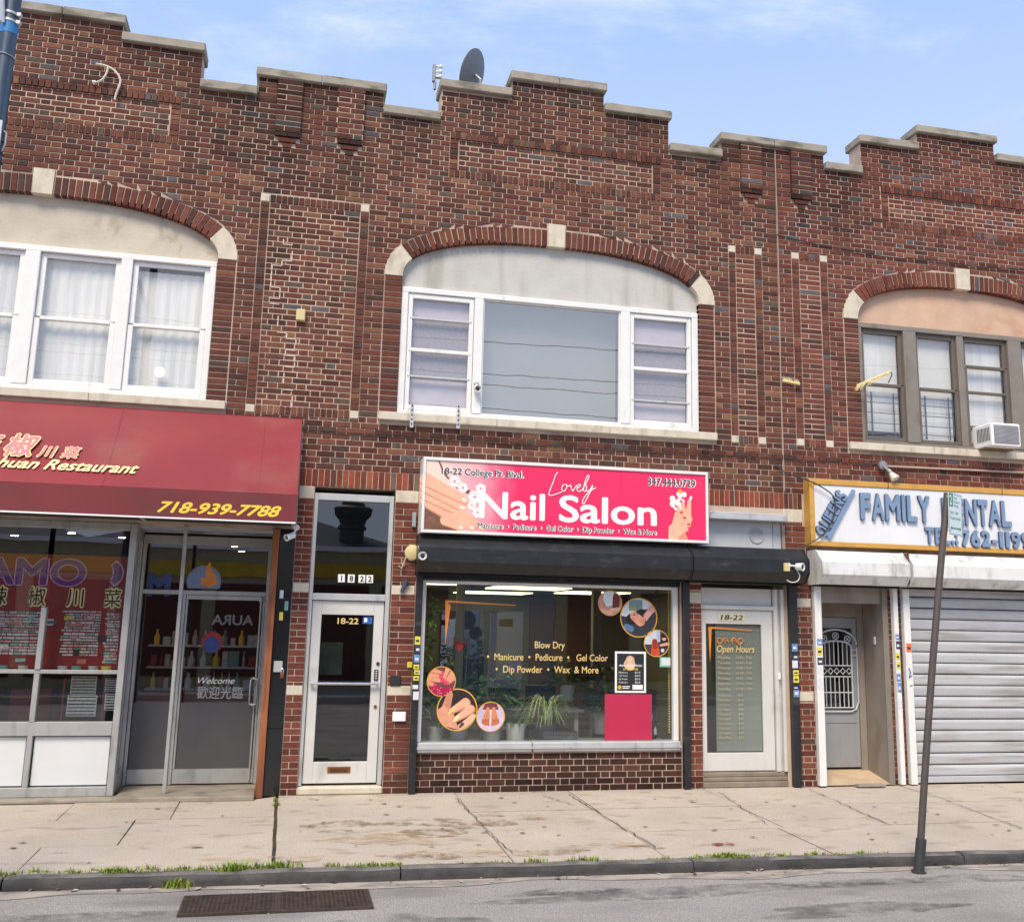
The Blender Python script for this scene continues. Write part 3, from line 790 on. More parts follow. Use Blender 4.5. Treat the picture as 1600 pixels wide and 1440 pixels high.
# arches: voussoirs, skewback stones, keystone
SKEW = []
for xc, a, o in ARCH:
    cv = arch_curve(a); Lt = cv[1][-1]
    s0, s1 = .36, Lt-.118; n = round((s1-s0)/.0745); w = (s1-s0)/n
    for side in (-1, 1):
        for i in range(n):
            sa, sb = s0+i*w+.0068, s0+(i+1)*w-.0068
            q = [arch_pt(cv, sa, -VD/2), arch_pt(cv, sa, VD/2-.004), arch_pt(cv, sb, VD/2-.004), arch_pt(cv, sb, -VD/2)]
            q = [(xc+side*p[0], p[1]) for p in q]
            ar = sum(q[k][0]*q[(k+1)%4][1]-q[(k+1)%4][0]*q[k][1] for k in range(4))
            if ar < 0: q = q[::-1]
            brick(0, 0, 0, 0, -.004, .122, PALA if o is not br else PALR, o, q, .3)
        inn = [arch_pt(cv, (s0-.006)*i/10, -VD/2) for i in range(11)]; ou = [arch_pt(cv, (s0-.006)*i/10, VD/2) for i in range(11)]
        mb = MB()
        mb.prism([(xc+side*p[0], p[1]) for p in ou+inn[::-1]], -.008, .12)
        mb.build('skewback_stone', LIME, o)
    MB().prism([(xc-.105, CR-.005), (xc+.105, CR-.005), (xc+.112, 6.855), (xc-.112, 6.855)], -.014, .12).build('keystone', LIME, o)
for x0, x1, z0, z1, o in LIMES:
    B('stone_block', LIME, o or owner((x0+x1)/2), (x0+.004, x1-.004, -.006, .1, z0+.005, z1-.005), c=.006)
# turn the list into objects: the 300 that show largest are bricks of their own, the rest one mesh per building
def brick_geo(q, y, d, ch=.0035):
    cx, cz = sum(p[0] for p in q)/4, sum(p[1] for p in q)/4
    if min(math.hypot(q[k][0]-q[(k+1)%4][0], q[k][1]-q[(k+1)%4][1]) for k in range(4)) < 3*ch: ch = .0006
    def ins(p): return (p[0]+ch*(1 if p[0] < cx else -1), p[1]+ch*(1 if p[1] < cz else -1))
    V = [(p[0], y, p[1]) for p in map(ins, q)]+[(p[0], y+ch, p[1]) for p in q]+[(p[0], y+d, p[1]) for p in q]
    F = [(0,1,2,3)]
    for i in range(4):
        j = (i+1) % 4; F += [(4+i, 4+j, j, i), (8+i, 8+j, 4+j, 4+i)]
    return V, F
def shown(e):
    q = e[0]; ar = abs(sum(q[k][0]*q[(k+1)%4][1]-q[(k+1)%4][0]*q[k][1] for k in range(4)))/2
    c = Vector((q[0][0], 0, q[0][1])); v = c-CAM; d = cam.matrix_world.inverted() @ c
    u, w = d.x/-d.z*1610+844, 666-d.y/-d.z*1610
    if not (5 < u < 1595 and 5 < w < 1435): return 0
    return ar*abs(v.y)/v.length**3
cache = {}
for bld in (bl, bc, br):
    L = sorted([e for e in BR if e[4] is bld], key=shown, reverse=True)
    for e in L[:296]:
        q, y, d, c, _ = e
        x0, z0 = q[0]; key = tuple(round(v, 3) for p in q for v in (p[0]-x0, p[1]-z0))+(round(d, 3),)+tuple(round(v, 3) for v in c)
        if key not in cache:
            V, F = brick_geo([(p[0]-x0, p[1]-z0) for p in q], 0, d)
            me = bpy.data.meshes.new('brick'); me.from_pydata(V, [], F)
            at = me.attributes.new('col', 'FLOAT_COLOR', 'FACE'); at.data.foreach_set('color', [t for _ in F for t in (*c, 1)])
            me.materials.append(BRICK); me.update(); cache[key] = me
        o = bpy.data.objects.new('brick', cache[key]); COL.objects.link(o); o.parent = bld
        o.location = (x0-bld.location.x, y-bld.location.y, z0-bld.location.z)
    mb = MB(); cols = []
    for q, y, d, c, _ in L[296:]:
        V, F = brick_geo(q, y, d); mb.faces(V, F); cols += [c]*len(F)
    mb.build('brickwork', BRICK, bld, cols=cols, props={'kind': 'stuff'})
# coping stones
for a, b_, z in STEPS:
    bld = owner((a+b_)/2); h = .115
    lo = top_at(a-.01) < z; hi = top_at(b_+.001) < z and b_ < 11.5
    x0, x1 = a-(.03 if lo else -.004), b_+(.03 if hi else -.004)
    if x0 < XL: x0 = XL
    n = 1 if x1-x0 < 1.1 else 2
    for i in range(n):
        xa, xb = x0+(x1-x0)*i/n, x0+(x1-x0)*(i+1)/n
        B('coping_stone', COPE, bld, (xa+(.002 if i else 0), xb-(.002 if i < n-1 else 0), -.065, .36, z, z+h+rb.uniform(-.004, .004)), c=.012)
    # brick returns behind the parapet
# tympana, sills
for (xc, a, o), mt in zip(ARCH, (STUCCO_L, STUCCO, STUCCO_R)):
    pts = [(xc+(a+.02)*math.cos(t)**(2/NN), SPR+(BA+.02)*math.sin(t)**(2/NN)) for t in [math.pi/2*i/40 for i in range(41)]]
    pts += [(2*xc-x, z) for x, z in pts[-2::-1]]
    zb = 5.87 if o is bc else 5.955
    poly = [(xc-a-.02, zb), (xc+a+.02, zb)]+pts
    MB().prism(poly, .085 if o is bc else .10, .2).build('tympanum', mt, o)
    for i in range(3):
        x0, w = xc-a-.215, (2*a+.43)/3
        B('window_sill', LIME, o, (x0+i*w+.002, x0+(i+1)*w-.002, -.055, .2, SILL-.098, SILL), c=.008)
# ------------------------------------------------------------------ upstairs windows
BLIND = M('pale_blind', (236, 235, 230), rough=0.9, var=0.04, scale=3, dirt=(212, 214, 212), damt=.6, dscale=(9, 9, .6), dlo=.42, dhi=.6)
LILAC = M('lilac_shade', (204, 196, 204), rough=0.95, var=0.05, scale=6)
NETC = M('grey_net', (164, 158, 164), rough=0.95, var=0.1, scale=40, fine=.12, fscale=200)
ROOMG = M('dim_room', (120, 126, 130), rough=0.95, var=.1, scale=2)
def pane(x0, x1, z0, z1, y, mat, par, name='pane'): return MB().quad((x0,y,z0),(x1,y,z0),(x1,y,z1),(x0,y,z1)).build(name, mat, par)
# salon building: casement, picture window, casement
w = B('window', WHITE, bc, (1.066,4.89,.03,.12,5.80,5.868), (1.066,1.15,.03,.12,SILL,5.80), (4.806,4.89,.03,.12,SILL,5.80), (1.15,4.806,.03,.12,SILL,4.345), c=.006)
B('mullion', WHITE, w, (1.965,2.075,.025,.12,4.347,5.798), c=.006); B('mullion', WHITE, w, (3.845,3.97,.025,.12,4.347,5.798), c=.006)
for x0, x1, r in ((1.155,1.96,(5.487,5.091,4.764)),(3.975,4.80,(5.40,5.076,4.665))):
    s = B('sash', WHITE, w, (x0,x0+.055,.05,.11,4.35,5.795), (x1-.055,x1,.05,.11,4.35,5.795), (x0+.055,x1-.055,.05,.11,5.735,5.795), (x0+.055,x1-.055,.05,.11,4.35,4.41), c=.005)
    zz = [4.41, r[2], r[1], r[0], 5.735]
    for i in range(4):
        pane(x0+.055, x1-.055, zz[i], zz[i+1], .085, UPPER, w)
        if i: B('rail', ALU if i != 2 else WHITE, w, (x0+.02,x1-.02,.045,.09,zz[i]-(.012 if i != 2 else .022),zz[i]+(.012 if i != 2 else .022)), c=.004)
    MB().quad((x0+.05,.135,r[1]-.02),(x1-.05,.135,r[1]-.02),(x1-.05,.135,5.74),(x0+.05,.135,5.74)).build('shade', LILAC, w)
    MB().quad((x0+.05,.13,r[2]),(x1-.05,.13,r[2]),(x1-.05,.13,r[0]),(x0+.05,.13,r[0])).build('net_curtain', NETC, w)
    MB().quad((x0+.05,.14,4.40),(x1-.05,.14,4.40),(x1-.05,.14,r[1]),(x0+.05,.14,r[1])).build('shade', LILAC, w)
pane(2.075, 3.845, 4.345, 5.80, .08, COATED, w)
MB().quad((2.06,.3,4.2),(3.86,.3,4.2),(3.86,.3,5.95),(2.06,.3,5.95)).build('inner_shade', M('grey_shade', (206,204,198), rough=.95, var=.06, scale=2), w)
B('glazing_bead', WHITE, w, (2.076,2.092,.055,.1,4.347,5.798), (3.828,3.844,.055,.1,4.347,5.798), (2.092,3.828,.055,.1,4.347,4.362), (2.092,3.828,.055,.1,5.783,5.798))
MB().lathe([(0,0),(.09,0),(.10,.03),(.07,.07),(0,.08)], (2.62,1.3,6.0), (0,0,-1)).build('ceiling_light', lamp_mat('room_lamp', (255,246,226), 1.2), bc, smooth=True)
# room shells upstairs
for nm, bld, x0, x1 in (('room', bc, 1.05, 4.91), ('room', bl, -5.0, -1.07), ('room', br, 7.16, 10.5)):
    mb = MB(); y0, y1, z0, z1 = .205, 3.2, 4.0, 6.15
    mb.quad((x0,y1,z0),(x1,y1,z0),(x1,y1,z1),(x0,y1,z1)); mb.quad((x0,y0,z0),(x0,y1,z0),(x0,y1,z1),(x0,y0,z1)); mb.quad((x1,y1,z0),(x1,y0,z0),(x1,y0,z1),(x1,y1,z1))
    mb.quad((x0,y0,z1),(x0,y1,z1),(x1,y1,z1),(x1,y0,z1)); mb.quad((x0,y0,z0),(x1,y0,z0),(x1,y1,z0),(x0,y1,z0)); mb.build(nm, ROOMG, bld)
# restaurant building: four double-hung sashes
x0, x1 = -4.99, -1.09
w = B('window', WHITE, bl, (x0,x1,.025,.12,5.885,5.952), (x0,x0+.07,.025,.12,SILL,5.885), (x1-.07,x1,.025,.12,SILL,5.885), (x0+.07,x1-.07,.025,.12,SILL,4.35), c=.006)
bays = [(-2.005,-1.162),(-2.985,-2.135),(-3.96,-3.145),(-4.915,-4.10)]
for a, b_ in ((-2.133,-2.007),(-3.143,-2.987),(-4.098,-3.962)): B('mullion', WHITE, w, (a,b_,.02,.12,4.352,5.883), c=.006)
for i, (a, b_) in enumerate(bays):
    s = B('sash', WHITE, w, (a,a+.06,.045,.10,4.352,5.12), (b_-.06,b_,.045,.10,4.352,5.12), (a+.06,b_-.06,.045,.10,4.352,4.42), (a+.06,b_-.06,.04,.10,5.10,5.14), c=.005)
    B('sash', WHITE, w, (a,a+.06,.07,.12,5.142,5.882), (b_-.06,b_,.07,.12,5.142,5.882), (a+.06,b_-.06,.07,.12,5.83,5.882), c=.005)
    pane(a+.06, b_-.06, 4.42, 5.10, .08, UPPER, w); pane(a+.06, b_-.06, 5.14, 5.83, .10, UPPER, w)
    mb = MB(); n = 14
    for k in range(n):
        xa, xb = a+.03+(b_-a-.06)*k/n, a+.03+(b_-a-.06)*(k+1)/n; ya, yb = .16+.012*(k % 2), .16+.012*((k+1) % 2)
        mb.quad((xa,ya,4.36),(xb,yb,4.36),(xb,yb,5.84 if i else 5.80),(xa,ya,5.84 if i else 5.80))
    mb.build('blind', BLIND, w)
mb = MB(); mb.quad(*disc(-1.62, 4.60, .062, .078)); mb.build('round_sticker', PAPER, w)
# dental building: taupe windows
x0, x1 = 7.182, 10.46
w = B('window', GREYW, br, (x0,x1,.025,.12,5.885,5.952), (x0,x0+.05,.025,.12,SILL,5.885), (x1-.05,x1,.025,.12,SILL,5.885), (x0+.05,x1-.05,.025,.12,SILL,4.34), c=.006)
for a, b_ in ((7.86,8.05),(9.49,9.70)): B('mullion', GREYW, w, (a,b_,.015,.12,4.342,5.883), c=.008)
B('mullion', GREYW, w, (8.69,8.79,.03,.12,4.342,5.883), c=.006)
TAUP = M('brown_paint', (104, 94, 84), rough=.5, var=.08)
SHADE_R = M('cream_blind', (226, 224, 216), rough=.9, var=.04, scale=4)
for i, (a, b_, mz) in enumerate(((7.234,7.858,5.11),(8.052,8.688,5.10),(8.792,9.488,5.47),(9.702,10.40,5.1))):
    mats = GREYW
    B('sash', TAUP, w, (a,a+.05,.05,.10,4.342,mz), (b_-.05,b_,.05,.10,4.342,mz), (a+.05,b_-.05,.05,.10,4.342,4.40), (a+.05,b_-.05,.045,.10,mz-.02,mz+.02), c=.004)
    B('sash', TAUP, w, (a,a+.05,.07,.12,mz+.021,5.882), (b_-.05,b_,.07,.12,mz+.021,5.882), (a+.05,b_-.05,.07,.12,5.82,5.882), c=.004)
    z_lo = 4.40 if i != 2 else 4.62
    pane(a+.05, b_-.05, z_lo, mz-.02, .085, UPPER, w); pane(a+.05, b_-.05, mz+.02, 5.82, .10, UPPER, w)
    if i == 2:
        B('rail', TAUP, w, (a+.05,b_-.05,.05,.1,5.09,5.125), c=.004); B('rail', TAUP, w, (a+.05,b_-.05,.05,.1,4.60,4.64), c=.004)
    mb = MB(); zb = (4.5, 5.0, 4.62, 4.5)[i]
    mb.quad((a+.03,.17,zb),(b_-.03,.17,zb),(b_-.03,.17,5.86),(a+.03,.17,5.86)); mb.build('blind', SHADE_R if i == 1 else BLIND, w)
    if i == 1: mb = MB(); mb.quad((a+.03,.18,4.38),(b_-.03,.18,4.38),(b_-.03,.18,5.0),(a+.03,.18,5.0)); mb.build('blind', BLIND, w)
# child guards in two of them
for a, b_ in ((7.29,7.80),(8.10,8.64)):
    g = MB()
    for z in (4.48, 4.60, 4.74, 4.88): g.tube([(a,.115,z),(b_,.115,z)], .006, 6)
    g.tube([(a+.1,.11,4.42),(a+.1,.11,5.02)], .011, 6); g.tube([(b_-.08,.11,4.42),(b_-.08,.11,5.02)], .009, 6); g.build('window_guard', INK, w)
# ------------------------------------------------------------------ salon building: street doors and shop window
# stair door 18-22 with transom
f = B('door_frame', ALU, bc, (.182,.225,.03,.14,.095,3.305), (1.04,1.09,.03,.14,.095,3.305), (.225,1.04,.03,.14,3.225,3.305), (.225,1.04,.025,.14,2.095,2.17), c=.005)
B('threshold', LIME, bc, (.175,1.10,-.03,.3,.0,.09), c=.02)
pane(.225, 1.04, 2.17, 3.225, .085, glass('transom_glass', (.55, .56, .56), 2.6, .03), f, 'transom_pane')
d = B('entrance_door', DOORW, bc, (.232,.338,.06,.105,.115,2.088), (.925,1.032,.06,.105,.115,2.088), (.338,.925,.06,.105,.115,.34), (.338,.925,.06,.105,1.935,2.088), c=.004)
pane(.338, .925, .34, 1.935, .085, CLEAR, d)
MB().tube([(.25,.01,1.18),(1.01,.01,1.18)], .016, 10).tube([(.27,.01,1.18),(.27,.06,1.18)], .012, 8).tube([(.99,.01,1.18),(.99,.06,1.18)], .012, 8).build('push_bar', CHROME, d, smooth=True)
B('mail_slot', BRASS, d, (.495,.745,.05,.06,.222,.29), c=.004); B('mail_flap', M('dark_brass', (104,72,48), rough=.5, metal=.6), d, (.525,.715,.044,.05,.238,.274), c=.003)
B('key_pad', INK, d, (.955,1.0,.045,.06,1.215,1.335), c=.004)
mb = MB()
for i in range(4): mb.box(.968,.987,.0435,.0455,1.23+.026*i,1.248+.026*i)
mb.build('key_buttons', ALU, d)
MB().lathe([(0,0),(.02,0),(.02,.012),(0,.012)], (.992,.06,1.40), (0,-1,0), 14).build('lock', INK, d); MB().lathe([(0,0),(.019,0),(.019,.012),(0,.012)], (.985,.06,.93), (0,-1,0), 14).build('lock', BRASS, d)
text('18-22', .092, (.635,.079,1.835), d, GOLD, .235, bold=.02, align='CENTER')
mb = MB(); mb.quad((.80,.08,1.84),(.905,.08,1.84),(.905,.08,1.92),(.80,.08,1.92)); mb.build('sticker', M('blue_sticker', (52,96,170), rough=.4, var=.3, scale=30), d)
mb = MB(); mb.quad((.815,.0785,1.86),(.85,.0785,1.86),(.85,.0785,1.905),(.815,.0785,1.905)); mb.build('sticker', PAPER, d)
# house number tiles stuck on the transom
for i, (ch, x, t) in enumerate((('1',.535,.05),('8',.645,-.01),('2',.765,.0),('2',.855,.03))):
    c_, s_ = math.cos(t), math.sin(t); q = lambda u, v: (x+u*c_-v*s_, v*c_+u*s_+2.345)
    mb = MB(); mb.quad(*[(a, .078, b_) for a, b_ in (q(-.038,-.045), q(.038,-.045), q(.038,.045), q(-.038,.045))])
    pl = mb.build('number_tile', PAPER, f)
    text(ch, .085, (x+.002,.0765,2.315), pl, INK, align='CENTER', bold=.03)
# hallway behind it
def shell(x0, x1, y0, y1, z0, z1, mat, par, name, floor=None):
    mb = MB(); mb.quad((x0,y1,z0),(x1,y1,z0),(x1,y1,z1),(x0,y1,z1)); mb.quad((x0,y0,z0),(x0,y1,z0),(x0,y1,z1),(x0,y0,z1)); mb.quad((x1,y1,z0),(x1,y0,z0),(x1,y0,z1),(x1,y1,z1))
    mb.quad((x0,y0,z1),(x0,y1,z1),(x1,y1,z1),(x1,y0,z1)); o = mb.build(name, mat, par)
    MB().quad((x0,y0,z0),(x1,y0,z0),(x1,y1,z0),(x0,y1,z0)).build('room_floor', floor or mat, par); return o
HALL = M('hallway_paint', (84,82,80), rough=.9); shell(.12, 1.16, .302, 4, .08, 3.4, HALL, bc, 'hallway')
GREENP = M('notice_board', (70,96,84), rough=.8, var=.3, scale=12); B('notice_board', GREENP, bc, (.36,.62,.6,.62,1.25,1.62))
# shop window
sw = B('shop_window', WHITE, bc, (1.458,1.505,.02,.11,.545,2.315), (4.525,4.585,.02,.11,.545,2.315), (1.458,4.585,.02,.11,2.315,2.35), c=.005)
B('window_head', BLACK, bc, (1.458,4.61,.0,.25,2.351,2.60), c=.01)
for a, b_ in ((1.455,2.78),(2.79,4.59)): B('window_sill', ALU, bc, (a,b_,-.045,.2,.435,.545), c=.012)
B('sill_lip', ALU, bc, (1.452,4.592,-.06,-.046,.475,.50))
pane(1.505, 4.525, .545, 2.315, .075, CLEAR, sw)
# salon interior
INT = M('salon_wall', (108,107,96), rough=.9, var=.08, scale=2); FLR = M('salon_floor', (70,68,66), rough=.35, var=.1)
shell(1.38, 6.0, .302, 6.5, .06, 2.42, INT, bc, 'salon_room', FLR)
B('window_shelf', M('shelf_white', (150,152,150), rough=.5), bc, (1.46,4.58,.21,.75,.40,.508))
PNL = lamp_mat('panel_lamp', (255,244,190), 3.2)
for (x, y, sx_, sy_) in ((3.35,2.9,.55,.45),(3.3,5.4,.6,.45),(1.95,1.8,.25,.5),(4.7,4.2,.5,.5)):
    fr_ = B('ceiling_light', ALU, bc, (x-sx_-.02,x+sx_+.02,y-sy_-.02,y+sy_+.02,2.40,2.418)); B('light_panel', PNL, fr_, (x-sx_,x+sx_,y-sy_,y+sy_,2.385,2.399))
B('mirror', glass('mirror_glass', (.1,.1,.1), 1, .5), bc, (2.6,3.6,6.46,6.48,.9,2.1)); B('wall_panel', M('brown_panel', (92,66,52), rough=.6), bc, (4.2,5.3,6.42,6.48,.1,2.3))
B('inner_post', M('inner_post', (140,138,126), rough=.8), bc, (2.02,2.12,1.0,1.1,.06,2.41), (4.15,4.27,2.2,2.32,.06,2.41))
# door of the salon
FGOLD = M('faint_gold', (178,168,134), rough=.5)
f = B('door_frame', DOORW, bc, (4.888,5.86,.03,.14,2.095,2.15), (5.855,5.905,.02,.16,.175,2.36), (5.905,5.94,.06,.16,.175,2.36), (5.94,5.982,.0,.16,.175,2.36), (4.888,5.845,.07,.14,2.15,2.36), c=.005)
d = B('entrance_door', DOORW, bc, (4.888,4.962,.06,.105,.185,2.09), (5.70,5.845,.06,.105,.185,2.09), (4.962,5.70,.06,.105,.185,.395), (4.962,5.70,.06,.105,1.92,2.09), c=.004)
pane(4.962, 5.70, .395, 1.92, .085, CLEAR, d)
MB().quad((5.10,.10,.41),(5.695,.10,.41),(5.695,.10,1.91),(5.10,.10,1.91)).build('frosted_film', M('frosted_sheet', (150,154,144), rough=.7, var=.1, scale=1.5), d)
B('step', M('step_stone', (136,124,110), rough=.95, bump=.4, var=.2), bc, (4.885,5.985,-.0,.3,.0,.068), (4.885,5.985,.02,.3,.068,.12), (4.885,5.985,.03,.3,.12,.175), c=.01)
B('push_plate', PAPER, d, (5.885,5.915,.0,.02,1.26,1.34), c=.004)
B('number_plate', M('cream_plate', (222,214,178), rough=.5), d, (5.12,5.48,.052,.06,1.955,2.05), c=.003)
text('18-22', .085, (5.30,.0505,1.972), d, INK, .30, bold=.02, shear=.2, align='CENTER')
text('Open Hours', .12, (5.11,.0805,1.58), d, GOLD, .50, bold=.0, shear=.25)
mb = MB()
rr = random.Random(3)
days = ['Monday','Tuesday','Wednesday','Thursday','Friday','Saturday','Sunday']
for i, t in enumerate(days):
    text(t, .05, (5.12,.0805,1.50-.062*i), d, FGOLD, .17, shear=.1, res=1); text('10:00 - 7:00', .05, (5.36,.0805,1.50-.062*i), d, FGOLD, .21, shear=.1, res=1)
for i in range(10): text(rr.choice(['Manicure','Pedicure','Gel Color','Dip Powder','Wax & More']), .05, (5.12,.0805,1.05-.055*i), d, FGOLD, .16, res=1); text('$%d' % rr.choice((10,15,25,35,40)), .05, (5.38,.0805,1.05-.055*i), d, FGOLD, .07, res=1)
ORANGE = M('orange_foil', (226,140,66), rough=.4, var=.1)
mb = MB(); flat(mb, [(5.02,1.86),(5.58,1.845),(5.58,1.855),(5.02,1.885)], .0805); flat(mb, [(5.0,1.885),(5.045,1.86),(5.02,1.45)], .08); mb.build('foil_corner', ORANGE, d)
mb = MB()
for sgn in (-1, 1):
    c0 = 5.28
    mb.tube([(c0+sgn*(.02+.15*t), .0795, 1.715+.04*math.sin(t*6.2)) for t in [i/10 for i in range(11)]], .006, 5)
    for r, px, pz in ((.03, c0+sgn*.05, 1.70), (.04, c0+sgn*.14, 1.72)):
        mb.tube([(px+r*math.cos(i/14*5)*(1-i/20), .0795, pz+r*math.sin(i/14*5)*(1-i/20)) for i in range(15)], .005, 5)
mb.build('scroll_ornament', ORANGE, d)
# panel with round vent over that door, and metal drip strip
B('over_panel', M('grey_panel', (190,192,194), rough=.6, var=.05), bc, (4.86,5.86,.02,.1,2.84,3.19), (5.87,5.98,.03,.1,2.84,3.19), c=.004)
B('drip_ledge', ALU, bc, (4.86,6.0,-.14,.08,3.19,3.255), (4.86,6.0,-.10,.08,3.255,3.29), c=.01)
v = MB().lathe([(0,.004),(.075,.004),(.085,.012),(.098,.012),(.10,0)], (5.64,.02,3.02), (0,-1,0), 28); v.build('round_vent', M('vent_grey', (170,172,174), rough=.6), bc, smooth=True)
# ------------------------------------------------------------------ things standing on the salon pavement front
# bits on the brick pier by the stair door
bx = tag(B('intercom_box', PAPER, None, (1.175,1.325,-.03,-.003,.775,.88), c=.008, base=(1.25,-.01,.77)), 'small white plastic junction box low on brick pier beside stair door', 'box')
tag(B('bell_plate', INK, None, (1.13,1.25,-.028,-.003,1.17,1.275), c=.006, base=(1.19,-.01,1.17)), 'flat dark square box on brick pier right of stair door', 'box')
tag(B('sticker', M('yellow_sticker', (214,196,60), rough=.5, var=.1), None, (1.315,1.372,-.022,-.004,1.36,1.425), c=.004, base=(1.34,-.01,1.36)), 'yellow sticker plate on brick pier beside black post left of shop window', 'sticker')
mb = MB(); mb.tube([(1.17,-.03,2.50),(1.20,-.04,2.47),(1.245,-.05,2.60)], .008, 6); mb.tube([(1.2,-.04,2.53),(1.235,-.04,2.50)], .007, 6)
tag(mb.build('wire_hook', M('bone_plastic', (196,184,150), rough=.6), None, base=(1.2,-.02,2.47)), 'short pale bent hook on brick pier below the yellow alarm box', 'hook')
mb = MB(); mb.tube([(1.215,-.03,2.20),(1.262,-.05,2.34)], [.022,.03], 10); mb.tube([(1.262,-.05,2.34),(1.27,0,2.36)], .012, 8)
tag(mb.build('tube_bracket', M('blue_grey_metal', (84,90,104), rough=.5, metal=.4), None, base=(1.24,0,2.2)), 'short blue grey tube bracket on the stone block right of stair transom', 'bracket')
mb = MB(); mb.cbox(1.30,1.345,-.05,0,2.95,3.12,.006)
tag(mb.build('conduit_box', M('grey_plastic', (156,160,164), rough=.5), None, base=(1.32,0,2.95)), 'narrow grey electrical box at left edge of nail salon sign', 'box')
# ------------------------------------------------------------------ shutter boxes and their side guides
def housing(name, mat, x0, x1, label, cat='shutter box', ends=(1,1)):
    o = root(name, ((x0+x1)/2, 0, 2.43), label, cat)
    prof = [(-.002,2.43),(-.27,2.43),(-.37,2.545),(-.37,2.70),(-.22,2.845),(-.002,2.845)]
    n = max(1, round((x1-x0)/1.65)); 
    for i in range(n):
        a, b_ = x0+(x1-x0)*i/n, x0+(x1-x0)*(i+1)/n
        MB().prismx(prof, a+.012*ends[0]*(i == 0)+.0005, b_-.012*ends[1]*(i == n-1)-.0005).build('casing', mat, o)
    p2 = [(y*1.03-.001, 2.64+(z-2.64)*1.035) for y, z in prof]; p2[0] = (-.002, p2[0][1]); p2[-1] = (-.002, p2[-1][1])
    if ends[0]: MB().prismx(p2, x0, x0+.011).build('end_plate', mat, o)
    if ends[1]: MB().prismx(p2, x1-.011, x1).build('end_plate', mat, o)
    MB().box(x0+.02, x1-.02, -.16, -.06, 2.405, 2.429).build('slot', DARK, o)
    return o
BOXW = M('white_box_paint', (222,222,220), rough=.5, var=.05, scale=5, bump=.08, bscale=20, dirt=(140,132,120), damt=.7, dscale=(6,6,2.0), dlo=.46, dhi=.74)
housing('shutter_box', BLACK, 1.36, 4.63, 'long black roller shutter box above the nail salon window')
housing('shutter_box', BLACK, 4.64, 6.15, 'short black roller shutter box above the salon door')
housing('shutter_box', BOXW, 6.32, 7.53, 'short grimy white shutter box above the dental entrance')
housing('shutter_box', BOXW, 7.575, 11.6, 'long grimy white shutter box above the closed grey shutter')
B('gap_strip', M('rust_strip', (92,62,44), rough=.9), None, (7.533,7.572,-.30,-.01,2.46,2.84), base=(7.55,0,2.46), props={'label': 'rusty strip in the gap between the two white shutter boxes', 'category': 'strip'})
YEL, BLU, PALE, ORG = (M('sticker_yellow', (222,206,70), rough=.5, var=.25, scale=60), M('sticker_blue', (110,140,186), rough=.5, var=.35, scale=50),
                       M('sticker_pale', (214,218,224), rough=.5, var=.15, scale=60), M('sticker_orange', (226,120,60), rough=.5, var=.25, scale=60))
NAVY = M('sticker_navy', (52,56,84), rough=.5, var=.5, scale=60)
def guide(x0, x1, z1, mat, label, stickers=(), y0=-.085, group=None):
    o = root('shutter_guide', ((x0+x1)/2, -.04, 0), label, 'shutter guide', group)
    B('channel', mat, o, (x0,x1,y0,-.0045,.012,z1), c=.006)
    for zc, h, m_ in stickers:
        w = min(.075, (x1-x0)*.85); xc = (x0+x1)/2+rr.uniform(-.006,.006)
        MB().quad((xc-w/2,y0-.0015,zc-h/2),(xc+w/2,y0-.0015,zc-h/2),(xc+w/2,y0-.0015,zc+h/2),(xc-w/2,y0-.0015,zc+h/2)).build('sticker', m_, o)
        if m_ is not PALE: MB().quad((xc-w*.3,y0-.0022,zc-h*.2),(xc+w*.3,y0-.0022,zc-h*.2),(xc+w*.3,y0-.0022,zc+h*.1),(xc-w*.3,y0-.0022,zc+h*.1)).build('sticker_print', PALE if m_ is NAVY or m_ is BLU else NAVY, o)
    return o
guide(1.378, 1.452, 2.425, BLACK, 'black shutter guide with yellow and white stickers left of shop window', [(1.665,.09,YEL),(1.57,.09,NAVY),(1.465,.09,BLU),(1.375,.05,YEL),(1.315,.05,YEL),(1.25,.05,YEL),(1.155,.045,PALE),(1.06,.09,PALE)])
guide(4.618, 4.70, 2.425, BLACK, 'plain black shutter guide right of the shop window', [])
guide(6.022, 6.122, 2.425, BLACK, 'black shutter guide covered in stickers right of the salon door', [(1.65,.09,BLU),(1.54,.07,NAVY),(1.45,.09,PALE),(1.35,.06,YEL),(1.27,.08,YEL),(1.17,.05,NAVY),(1.11,.1,BLU)])
guide(6.358, 6.452, 2.425, WHITE, 'white shutter guide with small stickers left of the dental entrance', [(1.72,.08,BLU),(1.61,.10,YEL),(1.49,.09,NAVY),(1.38,.08,PALE),(1.22,.13,PALE)])
guide(7.458, 7.522, 2.425, WHITE, 'narrow white shutter guide with many stickers between dental entrance and grey shutter', [(1.80,.07,BLU),(1.70,.10,NAVY),(1.56,.09,YEL),(1.45,.09,YEL),(1.30,.10,BLU),(1.18,.12,BLU),(.98,.1,PALE)])
guide(7.60, 7.692, 2.425, WHITE, 'white shutter guide with one orange sticker beside the closed grey shutter', [(1.67,.11,ORG),(1.35,.14,PALE)])
MB().tube([(7.63,-.088,1.42),(7.65,-.089,1.36),(7.63,-.089,1.30),(7.67,-.089,1.33)], .006, 5).tube([(7.635,-.089,1.20),(7.67,-.089,1.21)], .005, 5).build('ink_scrawl', INK, bpy.data.objects['shutter_guide.005'])
